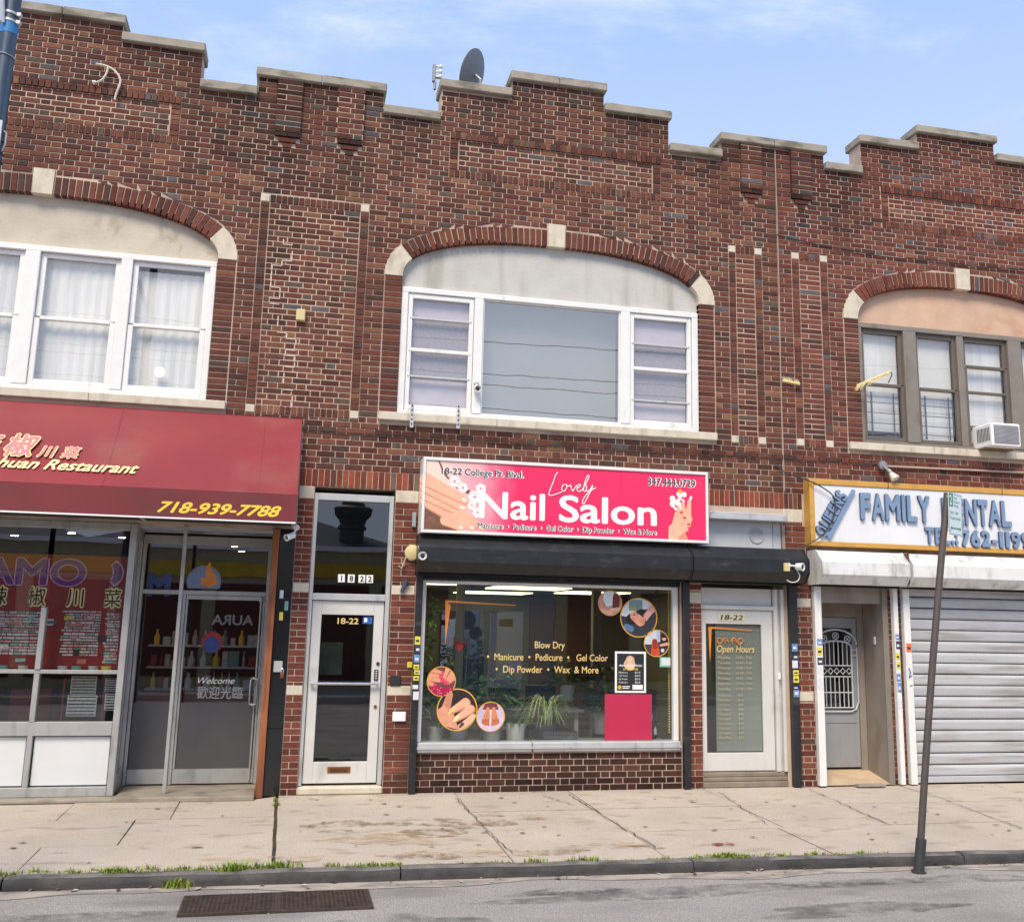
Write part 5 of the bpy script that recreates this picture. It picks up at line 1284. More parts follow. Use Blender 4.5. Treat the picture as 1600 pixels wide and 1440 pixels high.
for (x0,x1,z0,z1) in ((-2.30,-2.0,.80,1.02),(-2.28,-2.02,1.03,1.22),(-1.92,-1.80,.86,1.04),(-1.93,-1.81,1.06,1.2)):
    B('leaflet', PWH, rk, (x0,x1,.40,.41,z0,z1))
    mb = MB()
    for k in range(6): z = z0+(z1-z0)*(k+.3)/6; mb.quad((x0+.01,.399,z),(x1-.01,.399,z),(x1-.01,.399,z+.012),(x0+.01,.399,z+.012))
    mb.build('leaflet_lines', INK, rk)
# back bar seen through the entrance door
bb = root('back_bar', (-1.0,1.75,.05), 'back bar shelves of bottles and boxes inside the restaurant behind the door', 'shelf')
B('cabinet', RCH, bb, (-1.68,-.22,1.72,1.95,.05,1.0)); r5 = random.Random(17)
for z in (1.02,1.28,1.54): B('shelf_board', ALU, bb, (-1.68,-.22,1.68,1.95,z-.02,z))
for z in (1.02,1.28,1.54):
    x = -1.64
    while x < -.28:
        w = r5.uniform(.045,.13); m_ = r5.choice((PWH,PWH,TEAL,PNLW,ALU,RCH,YPR))
        if r5.random() < .5: MB().lathe([(0,0),(w*.35,0),(w*.36,.10),(w*.14,.14),(w*.13,.19),(0,.19)], (x+w/2,1.76,z), (0,0,1), 10).build('bottle', m_, bb, smooth=True)
        else: B('carton', m_, bb, (x,x+w,1.72,1.82,z,z+r5.uniform(.07,.2)))
        x += w+r5.uniform(.004,.04)
# posts of the entrance
tag(B('steel_post', RS, None, (-1.205,-1.165,-.01,.03,.042,2.87), c=.008, base=(-1.185,0,.042)), 'slim grey steel post standing at the restaurant entrance step', 'post')
WOOD = M('weathered_wood', (152,92,58), rough=.85, var=.2, scale=4, bump=.3, bscale=20, dirt=(92,56,40), damt=.6, dscale=(20,20,2), dlo=.45, dhi=.7)
tag(B('timber_post', WOOD, None, (-.252,-.178,-.06,.02,-.012,2.87), c=.006, base=(-.215,-.02,-.012)), 'orange brown bare timber post right of the restaurant door', 'post')
GRAN = M('black_granite', (28,30,34), rough=.18, var=.3, scale=30, spec=.7)
for z0, z1 in ((.0,.70),(.703,1.40),(1.403,2.12),(2.123,2.87)): B('granite_panel', GRAN, bl, (-.174,-.004,-.008,.05,z0,z1), c=.004)
B('door_return', GRAN, bl, (-.176,-.14,.05,1.0,.0,2.87))
for x0,x1,z0,z1,m_,lb in ((-.135,-.095,2.10,2.19,PALE,'pale blue sticker high on black granite strip beside timber post'),(-.075,-.035,1.97,2.07,TEAL,'green sticker on black granite strip beside the brick pier'),(-.125,-.085,1.86,1.95,YEL,'small yellow sticker on black granite strip beside timber post')):
    tag(B('sticker', m_, None, (x0,x1,-.012,-.009,z0,z1), base=((x0+x1)/2,-.01,z0)), lb, 'sticker')
lk = root('lock_box', (-.10,-.03,1.24), 'grey steel key box with padlock on the black granite strip', 'lock box'); B('plate', ALU, lk, (-.15,-.055,-.03,-.009,1.30,1.42), c=.006)
B('padlock', BRASS, lk, (-.075,-.035,-.045,-.02,1.235,1.29), c=.008); MB().tube(smooth_path([(-.068,-.032,1.29),(-.068,-.032,1.325),(-.055,-.032,1.34),(-.042,-.032,1.325),(-.042,-.032,1.29)],3), .005, 6).build('shackle', CHROME, lk)
# ------------------------------------------------------------------ dental entrance
TP = M('entrance_paint', (148,138,128), rough=.6, var=.1, scale=3, dirt=(116,100,82), damt=.6, dscale=(3,3,1.2), dlo=.45, dhi=.7)
B('lintel_panel', TP, br, (6.454,7.36,.02,.06,2.21,2.44), c=.004); B('reveal', TP, br, (7.36,7.418,.0,.5,.0,2.44), (6.455,6.47,.0,.5,.0,2.44), (6.47,7.36,.062,.5,2.23,2.26))
B('edge_trim', GREYW, br, (7.34,7.42,-.012,-.001,.0,2.44), c=.004)
MB().faces([(6.455,-.02,.012),(7.42,-.02,.012),(7.42,.75,.16),(6.455,.75,.16)], [(0,1,2,3)]).build('ramp', SAND, br)
f = B('door_frame', TP, br, (6.47,6.56,.5,.56,.1,2.23), (7.27,7.36,.5,.56,.1,2.23), (6.56,7.27,.5,.56,2.04,2.23), c=.004)
DG = M('door_grey', (150,152,156), rough=.5, var=.06, scale=3, dirt=(130,112,90), damt=.5, dscale=(5,5,2), dlo=.55, dhi=.75)
d = B('entrance_door', DG, br, (6.565,6.70,.515,.555,.15,2.035), (7.20,7.265,.515,.555,.15,2.035), (6.70,7.20,.515,.555,.15,.86), (6.70,7.20,.515,.555,1.90,2.035), c=.004)
B('door_moulding', DG, d, (6.61,7.22,.508,.516,.70,.715), (6.61,7.22,.508,.516,.85,.86))
pane(6.70,7.20,.86,1.90,.54,CLEAR,d); shell(6.45,7.45,.565,3,.05,2.44,DARK,br,'hallway')
g = MB(); gx, gw_ = 6.95, .30
def bar(p, r=.009): g.tube([(x,.495,z) for x, z in p], r, 6)
bar([(gx-gw_,1.66),(gx-gw_,.96)]); bar([(gx+gw_,1.66),(gx+gw_,.96)]); bar([(gx-gw_,1.69)]+[(gx-gw_*math.cos(t),1.69+.19*math.sin(t)) for t in [math.pi*i/14 for i in range(1,14)]]+[(gx+gw_,1.69)], .012)
iw = .22; bar([(gx-iw,.89),(gx-iw,1.66)]+[(gx-iw*math.cos(t),1.66+.075*math.sin(t)) for t in [math.pi*i/10 for i in range(1,10)]]+[(gx+iw,1.66),(gx+iw,.89)], .012)
for i in range(1,7): x = gx-iw+2*iw*i/7; bar([(x,.89),(x,1.28)], .007); bar([(x,1.42),(x,1.66+.075*math.sqrt(1-((x-gx)/iw)**2))], .007)
for z in (1.28,1.42,1.08,.89): bar([(gx-iw,z),(gx+iw,z)], .009)
for i in range(5):
    cx = gx-iw+2*iw*(i+.5)/5; bar([(cx,1.31),(cx+.035,1.35),(cx,1.39),(cx-.035,1.35),(cx,1.31)], .007)
for cx, cz in ((gx,1.80),(gx-.17,1.76),(gx+.17,1.76)):
    bar([(cx+.042*math.cos(t),cz+.042*math.sin(t)) for t in [6.2832*i/14 for i in range(15)]], .007); bar([(cx-.02,cz-.02),(cx+.02,cz+.02)], .006); bar([(cx-.02,cz+.02),(cx+.02,cz-.02)], .006)
for s_ in (-1,1):
    for z in (1.55,1.62): bar([(gx+s_*iw,z),(gx+s_*gw_,z)], .008)
bar([(gx-gw_,.96),(gx-gw_+.04,.87),(gx-iw+.03,.84),(gx+iw-.03,.84),(gx+gw_-.04,.87),(gx+gw_,.96)], .01)
g.build('iron_grille', M('grille_white', (202,206,208), rough=.5), d, smooth=True)
tag(B('bell_push', PAPER, None, (7.345,7.358,.2,.235,1.70,1.80), base=(7.35,.22,1.7), c=.003), 'small white bell push inside the dental entrance recess', 'bell')
tag(B('wood_offcut', M('old_board', (150,140,126), rough=.9, bump=.3, var=.2), None, (6.83,7.20,-.16,-.05,.004,.035), c=.006, base=(7.0,-.1,0)), 'flat pale board lying on the pavement before the dental entrance', 'board')
# ------------------------------------------------------------------ decals and displays on the shop window
def round_decal(cx, cz, r, label, paint):
    o = root('round_decal', (cx,.07,cz), label, 'window decal', 'round photo decals on the nail salon window')
    ring = MB(); n = 44
    for i in range(n):
        a, b_ = 2*math.pi*i/n, 2*math.pi*(i+1)/n; q = lambda t, k: (cx+k*math.cos(t), .0655, cz+k*math.sin(t))
        ring.quad(q(a,r),q(b_,r),q(b_,r*.945),q(a,r*.945))
    ring.build('gold_rim', M('decal_gold', (226,172,74), rough=.4) if 'dg' not in MAT else MAT['dg'], o)
    paint(o, cx, cz, r*.945)
def clipc(p, cx, cz, r):
    """clip a convex outline to the round decal"""
    out = p
    for k in range(28):
        t = 2*math.pi*k/28; nx_, nz_ = math.cos(t), math.sin(t); res = []
        for i in range(len(out)):
            a, b_ = out[i], out[(i+1) % len(out)]; da, db = (a[0]-cx)*nx_+(a[1]-cz)*nz_-r*.995, (b_[0]-cx)*nx_+(b_[1]-cz)*nz_-r*.995
            if da <= 0: res.append(a)
            if da*db < 0: f_ = da/(da-db); res.append((a[0]+(b_[0]-a[0])*f_, a[1]+(b_[1]-a[1])*f_))
        out = res
        if len(out) < 3: return None
    return out
dk = {}
def dm(c, var=.1):
    if c not in dk: dk[c] = M('decal_print', c, rough=.35, var=var, scale=14)
    return dk[c]
def layers(o, cx, cz, r, bgc, items):
    MB().quad(*disc(cx,cz,r,.068,36)).build('print_ground', dm(bgc), o)
    y = .0677
    for nm, c, p in items:
        q = clipc([(cx+r*a, cz+r*b_) for a, b_ in p], cx, cz, r)
        if q: flat(MB(), q, y).build(nm, dm(c), o); y -= .00012
def circ(a, b_, k, n=16): return [(x, z) for x, _, z in disc(a,b_,k,0,n)]
def p1(o,cx,cz,r):
    it = []
    for i, (a, b_) in enumerate((((-1,.5),(-.1,.35)),((-1,.2),(.0,.05)),((-.9,.85),(.05,.6)),((.5,1),(.15,.15)),((.85,.7),(.35,.0)),((1,.35),(.5,-.1)),((-1,-.1),(-.5,-.25)))):
        it += [('print_finger',(196,120,92),capsule((a[0],a[1]-.03),(b_[0],b_[1]-.03),.2,.12)),('print_finger',(232,158,124),capsule(a,b_,.17,.1)),('print_nail',(226,74,110),capsule(b_,(b_[0]+(b_[0]-a[0])*.25,b_[1]+(b_[1]-a[1])*.25),.1,.06))]
    it += [('print_glitter',(176,30,72),[(-1,-1),(1,-1),(1,-.35),(.3,-.5),(-.3,-.3),(-1,-.4)])]+[('print_glitter',(236,120,160),circ(random.uniform(-.7,.7),random.uniform(-.85,-.45),.05,6)) for _ in range(14)]
    layers(o,cx,cz,r,(118,70,70),it)
def p2(o,cx,cz,r):
    layers(o,cx,cz,r,(50,42,44),[('print_thumb',(206,140,110),capsule((-.75,-.6),(-.4,.75),.3,.16)),('print_palm',(222,158,128),[(-1,-.7),(-.3,-.9),(.1,-1),(-.2,-.1),(-.7,.2),(-1,0)]),
      ('print_finger',(204,130,98),capsule((.45,.30),(-.35,-.12),.26,.14)),('print_finger',(236,176,146),capsule((.42,.36),(-.3,-.05),.23,.12)),('print_finger',(204,130,98),capsule((.72,-.02),(-.1,-.52),.24,.14)),('print_finger',(236,178,150),capsule((.7,.04),(-.05,-.46),.21,.12)),
      ('print_finger',(206,136,104),capsule((.85,-.45),(.15,-.88),.22,.14)),('print_finger',(238,184,158),capsule((.85,-.4),(.2,-.84),.19,.12)),('print_nail',(226,196,120),capsule((-.12,.08),(-.42,-.2),.1,.06)),('print_nail',(238,216,160),capsule((.05,-.35),(-.15,-.55),.1,.07)),('print_nail',(90,70,60),capsule((.3,-.72),(.18,-.86),.09,.06))])
def p3(o,cx,cz,r):
    it = [('print_cloth',(196,178,196),[(-1,-.2),(-.5,-.1),(-.5,1),(-1,1)]),('print_cloth',(206,190,206),[(.5,-.1),(1,-.2),(1,1),(.5,1)]),('print_skirt',(120,60,72),[(-.6,.5),(.6,.5),(.4,1),(-.4,1)])]
    for s_ in (-1,1):
        it.append(('print_foot',(214,138,96),capsule((s_*.22,.55),(s_*.34,-.35),.14,.27)))
        for k in range(5): it.append(('print_toe',(190,106,70),capsule((s_*(.14+.11*k),-.2),(s_*(.12+.12*k),-.62+.05*k),.05,.045)))
    layers(o,cx,cz,r,(214,196,214),it)
def p4(o,cx,cz,r):
    layers(o,cx,cz,r,(196,150,132),[('print_towel',(226,236,240),[(-.55,.9),(.3,.95),(.2,-.2),(-.3,-.3),(-.6,.2)]),('print_hair',(120,56,44),capsule((.55,.5),(.5,-.25),.32,.3)),('print_arm',(214,150,128),capsule((-.9,.4),(-.6,-.6),.2,.16)),('print_arm',(226,166,142),capsule((-.7,-.6),(.1,-.8),.18,.14)),('print_arm',(232,180,160),capsule((.8,-.5),(.1,-.55),.18,.1))])
def p5(o,cx,cz,r):
    layers(o,cx,cz,r,(58,58,62),[('print_wall',(214,218,220),[(-1,.1),(-.2,-.1),(.2,.4),(.8,.55),(1,1),(-1,1)]),('print_frame',(120,150,150),[(-.55,.35),(.2,.35),(.2,.95),(-.55,.95)]),('print_leaf',(150,160,90),[(-.5,.35),(-.1,.4),(-.2,.6),(-.5,.6)]),
      ('print_hair',(40,34,36),capsule((-.45,-.1),(.2,.1),.28,.36)),('print_face',(226,160,132),capsule((-.25,.08),(.1,-.2),.24,.26)),('print_ear',(214,138,110),circ(.22,-.22,.12)),('print_eye',(96,56,50),capsule((-.3,.12),(-.2,.16),.025,.02)),('print_eye',(96,56,50),capsule((-.1,.2),(0,.22),.025,.02)),('print_lips',(180,84,84),capsule((-.32,-.06),(-.28,-.1),.03,.02)),
      ('print_hand',(220,160,150),capsule((.85,.55),(.4,.1),.2,.14)),('print_finger',(232,176,166),capsule((.6,.3),(.3,-.05),.07,.05)),('print_finger',(232,176,166),capsule((.7,.25),(.42,-.12),.07,.05)),('print_bowl',(96,120,160),capsule((-.7,-.5),(-.45,-.6),.16,.18))])
def p6(o,cx,cz,r):
    layers(o,cx,cz,r,(70,62,66),[('print_wall',(206,206,210),[(-1,-.1),(.1,-.1),(.2,1),(-1,1)]),('print_mirror',(176,190,206),[(.0,.1),(.3,.1),(.3,1),(.0,1)]),('print_coat',(40,38,42),[(.2,-.3),(1,-.4),(1,.9),(.5,.7)]),('print_face',(224,160,140),circ(.62,.38,.18)),('print_hair',(40,30,30),capsule((.5,.55),(.8,.6),.14,.16)),('print_arm',(226,160,140),capsule((.9,-.05),(.35,-.15),.12,.09)),
      ('print_gown',(206,76,42),capsule((-.15,.05),(-.1,-.75),.24,.36)),('print_hair',(150,52,34),capsule((-.15,.15),(-.1,-.3),.2,.2)),('print_shirt',(214,214,220),circ(.5,-.55,.14))])
round_decal(1.722,1.21,.168,'round decal of pink painted nails over glitter, left edge of shop window',p1); round_decal(1.915,.897,.235,'large round decal of a hand with gold nails, lower left of shop window',p2)
round_decal(2.306,.818,.168,'round decal of a pair of bare feet, beside the white plant pot',p3); round_decal(3.735,2.14,.152,'small round decal of a towel and brown hair, upper right of shop window',p4)
round_decal(4.098,1.975,.237,'large round decal of a woman lying for a hair wash, upper right of shop window',p5); round_decal(4.325,1.675,.162,'round decal of an orange gown and hairdresser, above the green paper',p6)
wl_ = root('window_lettering', (3.0,.07,1.35), 'thin gold list of services lettered on the nail salon window', 'window lettering')
text('Blow Dry', .112, (2.995,.0655,1.597), wl_, GOLD, .365, align='CENTER', thick=0, bold=.006)
text('•  Manicure  •  Pedicure  •   Gel Color', .112, (2.245,.0655,1.455), wl_, GOLD, 1.465, thick=0, bold=.006)
text('•  Dip Powder  •  Wax  & More', .112, (2.35,.0655,1.315), wl_, GOLD, 1.245, thick=0, bold=.006)
oc = MB(); flat(oc, [(1.735,2.10),(2.57,2.082),(2.57,2.090),(1.735,2.128)], .0655); flat(oc, [(1.735,2.128),(1.80,2.07),(1.752,1.62)], .066)
tag(oc.build('foil_corner', ORANGE, None, base=(2.1,.066,1.62)), 'orange tapering corner line decal at upper left of shop window', 'window decal')
po = root('poster', (3.99,.07,1.09), 'black price poster with a portrait and white border above the pink sheet', 'poster')
MB().quad((3.80,.069,1.092),(4.19,.069,1.092),(4.19,.069,1.572),(3.80,.069,1.572)).build('border', PAPER, po); MB().quad((3.825,.0685,1.115),(4.165,.0685,1.115),(4.165,.0685,1.548),(3.825,.0685,1.548)).build('sheet', M('poster_black', (44,44,48), rough=.4), po)
art('portrait', dm((206,176,140)), [capsule((3.99,1.47),(3.985,1.43),.055,.075), capsule((3.99,1.49),(3.99,1.46),.032,.03)], .0682, po); art('portrait_face', dm((232,190,164)), [circ(3.99,1.475,.03), capsule((3.99,1.42),(3.99,1.41),.03,.06)], .0676, po)
text('GRAND OPENING SPECIALS', .03, (3.995,.0675,1.398), po, PAPER, .29, align='CENTER', bold=.03, thick=0, res=1); text('20% OFF SERVICES', .035, (3.995,.0675,1.355), po, YPR, .19, align='CENTER', bold=.02, thick=0, res=1)
for i, (l_, r_) in enumerate((('Manicure','$15'),('Gel Color','$30'),('Dip Powder','$35'),('Pedicure','$25'))):
    text(l_, .03, (3.85,.0675,1.318-.038*i), po, PAPER, .11, thick=0, res=1); text(r_, .03, (4.05,.0675,1.318-.038*i), po, PAPER, .07, thick=0, res=1)
art('seal', dm((230,180,60)), [circ(3.86,1.155,.024)], .0682, po); art('stamp', PAPER, [[(4.02,1.13),(4.15,1.13),(4.15,1.185),(4.02,1.185)]], .0682, po); art('text_line', PAPER, [[(3.895,1.16),(3.99,1.16),(3.99,1.17),(3.895,1.17)],[(3.895,1.14),(3.98,1.14),(3.98,1.15),(3.895,1.15)]], .0682, po)
tag(B('pink_sheet', M('pink_board', (184,36,74), rough=.6, var=.03), None, (3.675,4.262,.064,.069,.55,1.076), base=(3.97,.078,.552)), 'plain square crimson pink sheet standing in the shop window', 'sheet')
gs = root('paper_notice', (4.43,.07,1.39), 'small pale notice with green border taped in the shop window', 'notice'); MB().quad((4.365,.069,1.395),(4.50,.069,1.395),(4.50,.069,1.512),(4.365,.069,1.512)).build('border', M('mint_green', (120,190,164), rough=.6), gs); MB().quad((4.385,.0685,1.415),(4.50,.0685,1.415),(4.50,.0685,1.50),(4.385,.0685,1.50)).build('sheet', PALE, gs)
lt = MB(); zz = .62
while zz < 2.30: lt.lathe([(0,0),(.011,.005),(.013,.013),(.011,.021),(0,.026)], (4.505,.13,zz), (0,0,1), 8); zz += .03
tag(lt.build('bead_string', M('bead_yellow', (216,190,66), rough=.4), None, base=(4.505,.13,.6), smooth=True, props={}), 'string of yellow beads hanging at right edge of shop window', 'beads')
# ------------------------------------------------------------------ plants and furniture inside the salon
LEAF = M('leaf_green', (70,104,52), rough=.5, attr=True, var=.2, scale=20, spec=.4); POT = M('white_pot', (216,214,206), rough=.4, var=.03); SOIL = M('potting_soil', (58,46,38), rough=1)
def leaf(mb, cols, p, dirv, l, w, col, curl=.3):
    d_ = Vector(dirv).normalized(); s_ = d_.cross(Vector((0,0,1))); s_ = s_.normalized() if s_.length > .05 else Vector((1,0,0)); p = Vector(p)
    a, b_, c_ = p+d_*l*.35, p+d_*l*.7-Vector((0,0,l*curl*.25)), p+d_*l-Vector((0,0,l*curl*.7)); up_ = s_.cross(d_)*w*.25
    mb.quad(p, a+s_*w/2+up_, b_+s_*w*.42+up_, c_); mb.quad(p, c_, b_-s_*w*.42+up_, a-s_*w/2+up_); cols.extend([col, (col[0]*.9, col[1]*.9, col[2]*.9)])
def bush(x, y, z, R, Hh, n, label, greens, size, pot, name='potted_plant'):
    o = root(name, (x,y,z), label, 'plant'); r_ = random.Random(int(x*1000)); mb = MB(); cols = []; pr, ph = pot
    for _ in range(n):
        a, e_ = r_.uniform(0,6.28), r_.uniform(-.1,1.3); k = r_.uniform(.25,1); p = (x+R*k*math.cos(a)*math.cos(e_*.8), y+R*k*math.sin(a)*math.cos(e_*.8)*.8, z+ph+Hh*k*max(0,math.sin(e_))+.02)
        g_ = r_.choice(greens); leaf(mb, cols, p, (math.cos(a),math.sin(a),r_.uniform(-.5,.7)), size*r_.uniform(.6,1.2), size*.5*r_.uniform(.7,1.2), lin(g_))
    mb.build('foliage', LEAF, o, cols=cols)
    st = MB()
    for _ in range(9): a = r_.uniform(0,6.28); st.tube([(x,y,z+ph-.01),(x+R*.3*math.cos(a),y+R*.3*math.sin(a),z+ph+Hh*.4),(x+R*.55*math.cos(a),y+R*.5*math.sin(a),z+ph+Hh*.75)], .004, 5)
    st.build('stem', M('stem_green', (88,110,60), rough=.6), o)
    MB().lathe([(0,0),(pr*.86,0),(pr*.9,.01),(pr,ph),(pr*.93,ph),(pr*.92,ph-.02),(0,ph-.02)], (x,y,z), (0,0,1), 28).build('pot', POT, o, smooth=True)
DG_ = [(58,108,52),(70,120,58),(48,92,46),(84,132,66)]; LG_ = [(126,166,80),(108,154,72),(140,174,94)]
bush(2.68,.42,.508,.20,.17,120,'small leafy plant in a white cylinder pot in the shop window',[(70,112,54),(90,132,66),(56,94,46)],.08,(.115,.21))
bush(2.42,.62,.508,.32,.58,240,'big dark leafed plant behind the gold window lettering',DG_,.17,(.14,.22)); bush(1.72,.42,.508,.24,.72,190,'tall broad leafed plant at left side of shop window',LG_+DG_,.15,(.10,.18)); bush(4.05,1.35,.5,.36,.75,170,'dark leafy plant behind the price poster',DG_,.16,(.14,.25)); bush(3.6,1.5,.9,.25,.35,90,'feathery dark plant in the middle of the salon',DG_,.14,(.1,.2))
sp_ = root('spider_plant', (3.04,.42,.508), 'spider plant with long arching striped leaves in dark pot', 'plant'); mb = MB(); cols = []; r_ = random.Random(2)
for _ in range(150):
    a = r_.uniform(0,6.28); l = r_.uniform(.26,.50); lift = r_.uniform(.14,.42); p0 = Vector((3.04,.42,.70)); hd = Vector((math.cos(a),math.sin(a)*.75,0)); sd = Vector((-hd.y,hd.x,0)); w_ = r_.uniform(.008,.014); pts = []
    for k in range(8): t = k/7; pts.append((p0+hd*(l*t)+Vector((0,0,lift*4*t*(1-t)*.6+lift*.5*t-.10*t*t*t)), w_*(1-t*.85)))
    c1 = lin(r_.choice([(170,190,110),(196,206,146),(140,168,90),(110,142,72),(214,218,170)]))
    for (q0, w0_), (q1, w1_) in zip(pts, pts[1:]): mb.quad(q0-sd*w0_, q0+sd*w0_, q1+sd*w1_, q1-sd*w1_); cols.append(c1)
mb.build('foliage', LEAF, sp_, cols=cols); MB().lathe([(0,0),(.10,0),(.125,.18),(.115,.18),(0,.17)], (3.04,.42,.508), (0,0,1), 20).build('pot', M('dark_pot', (52,56,62), rough=.4), sp_, smooth=True)
vn = root('climbing_vine', (1.56,.25,.51), 'trailing vine climbing up the left edge of shop window', 'plant'); mb = MB(); cols = []; r_ = random.Random(6); path = []; z = .8
while z < 2.28: path.append((1.56+.05*math.sin(z*4), .2+.03*math.cos(z*5), z)); z += .05
MB().tube(path, .005, 5).build('stem', bpy.data.materials['stem_green'], vn)
for p in path:
    for _ in range(2): a = r_.uniform(-2.6,-.5); leaf(mb, cols, p, (math.cos(a),math.sin(a)*.4,r_.uniform(-.6,.3)), r_.uniform(.06,.12), r_.uniform(.04,.07), lin(r_.choice(LG_+DG_)))
mb.build('foliage', LEAF, vn, cols=cols)
an = root('anthurium', (1.98,.38,.508), 'red flower on a tall thin stem in the shop window', 'plant'); MB().tube([(1.98,.38,.52),(1.99,.37,1.1),(1.965,.34,1.62)], .005, 6).tube([(2.0,.38,.52),(2.05,.37,1.2),(2.07,.36,1.72)], .004, 6).build('stem', bpy.data.materials['stem_green'], an)
mb = MB(); cols = []
for a in (-.4,2.6,-1.6,3.6): leaf(mb, cols, (1.96,.34,1.63), (math.cos(a),-.3,math.sin(a)*.6+.1), .09, .08, lin((196,26,40)))
mb.build('flower', LEAF, an, cols=cols); MB().lathe([(0,0),(.08,0),(.1,.15),(0,.14)], (1.98,.38,.508), (0,0,1), 18).build('pot', POT, an, smooth=True)
SEATB = M('black_leather', (26,26,28), rough=.4, var=.1)
for i, (x, y, rz, lb) in enumerate(((2.9,1.9,2.6,'black salon chair behind the spider plant'),(3.5,2.6,2.9,'black salon chair in the middle of the salon room'),(3.3,3.6,.2,'black salon chair at the back of the salon room'))): chair(x,y,rz,lb,SEATB,'black salon chairs')
tb = root('manicure_table', (3.35,1.1,.06), 'grey glass topped manicure table inside the salon', 'table'); B('tabletop', M('grey_glass_top', (116,120,120), rough=.3), tb, (2.1,3.65,.85,1.3,.80,.83), c=.006)
for x in (2.15,3.55): B('leg', ALU, tb, (x,x+.05,.95,1.2,.06,.80))
td = root('tool_trolley', (4.4,.6,.5), 'dark trolley with bottles at right side of shop window', 'trolley'); B('frame', INK, td, (4.30,4.33,.5,.7,.51,1.1),(4.44,4.47,.5,.7,.51,1.1)); 
for z in (.55,.72,.9,1.06): B('tray', INK, td, (4.28,4.49,.45,.75,z,z+.02))
for i in range(7): MB().lathe([(0,0),(.02,0),(.02,.06),(.008,.075),(.008,.1),(0,.1)], (4.31+.05*(i % 4),.5+.06*(i//4),.57 if i % 2 else .74), (0,0,1), 10).build('bottle', (PALE,YPR,TEAL)[i % 3], td, smooth=True)
bs = root('glass_tank', (3.2,.5,.508), 'low clear glass tray beside the spider plant', 'tray'); B('tray', glass('tray_glass', (.8,.85,.83), 2, .06), bs, (2.98,3.40,.25,.258,.515,.63),(2.98,2.988,.26,.5,.515,.63),(3.392,3.40,.26,.5,.515,.63))
# ------------------------------------------------------------------ fittings on the facade
CAMW = M('camera_white', (222,222,220), rough=.4, var=.03)
def bullet(p, d, label, arm=None, r=.033, l=.11):
    p, d = Vector(p), Vector(d).normalized(); o = root('security_camera', p, label, 'security camera')
    MB().lathe([(0,0),(r*.9,0),(r,.008),(r,l*.8),(r*1.12,l*.8),(r*1.12,l),(r*.95,l),(r*.9,l-.012),(0,l-.012)], p, d, 18).build('housing', CAMW, o, smooth=True)
    MB().lathe([(0,l-.011),(r*.62,l-.011),(r*.4,l-.003),(0,l)], p, d, 14).build('lens', INK, o, smooth=True)
    if arm: MB().tube(smooth_path([p+d*.03]+[Vector(a) for a in arm],4), .011, 8).lathe([(0,0),(.035,0),(.035,.015),(0,.015)], arm[-1], Vector(arm[-2])-Vector(arm[-1]), 14).build('bracket', CAMW, o, smooth=True)
    return o
bullet((-.02,-.66,2.755), (-.75,-.6,-.35), 'white bullet security camera under the right end of red awning', [(-.01,-.66,2.80),(-.0,-.62,2.845)])
o = bullet((1.39,-.36,2.605), (-.0,-1,-.12), 'white dome security camera at left end of long black shutter box', [(1.39,-.34,2.66),(1.385,-.28,2.70)], .042, .085)
bullet((5.96,-.40,2.62), (.55,-.75,-.05), 'white security camera at right end of short black shutter box', [(5.93,-.39,2.63),(5.86,-.385,2.63)], .045, .09)
o = bullet((2.012,-.005,4.66), (.05,-.9,-.30), 'white security camera on the mullion of the wide upstairs window', [(2.01,.0,4.70),(2.01,.02,4.72)], .04, .085)
BONE = M('bone_plastic_box', (206,190,140), rough=.6, var=.06)
al = root('alarm_siren', (1.325,-.06,2.56), 'yellowed alarm siren at left end of long black shutter box', 'alarm'); MB().lathe([(0,0),(.085,.0),(.092,.02),(.085,.045),(.05,.062),(0,.066)], (1.325,-.005,2.655), (-.25,-1,0), 22).build('cover', BONE, al, smooth=True); B('base_plate', BONE, al, (1.28,1.355,-.012,-.0045,2.56,2.75), c=.003)
jb = root('junction_box', (5.845,-.40,2.56), 'cream junction box with looped white cable beside the right hand security camera', 'junction box'); B('box', BONE, jb, (5.80,5.875,-.41,-.371,2.56,2.66), c=.006)
MB().tube(smooth_path([(5.95,-.39,2.60),(6.0,-.40,2.52),(5.97,-.405,2.45),(5.89,-.40,2.43),(5.83,-.40,2.455)],5), .006, 6).build('cable', CAMW, jb, smooth=True)
tag(B('wall_box', BONE, None, (-.158,-.052,-.075,-.003,5.30,5.44), c=.01, base=(-.1,-.03,5.3)), 'small cream plastic box high on the brick pier between the upstairs windows', 'box')
# slotted straps hanging over the sill
for x, z0, z1, lb in ((1.243,4.115,4.395,'slotted steel strap hanging on the sill below the left casement, left one'),(1.795,4.14,4.42,'slotted steel strap hanging on the sill below the left casement, right one')):
    st = root('steel_strap', (x,-.06,z0), lb, 'strap', 'slotted straps on the window sill'); B('strap', ALU, st, (x-.02,x+.02,-.062,-.057,z0,z1)); B('hook', ALU, st, (x-.02,x+.02,-.0565,.03,4.292,4.297))
    mb = MB()
    for k in range(5): zc = z0+.03+k*.055; mb.box(x-.008,x+.008,-.0635,-.0621,zc,zc+.025)
    mb.build('slots', INK, st)
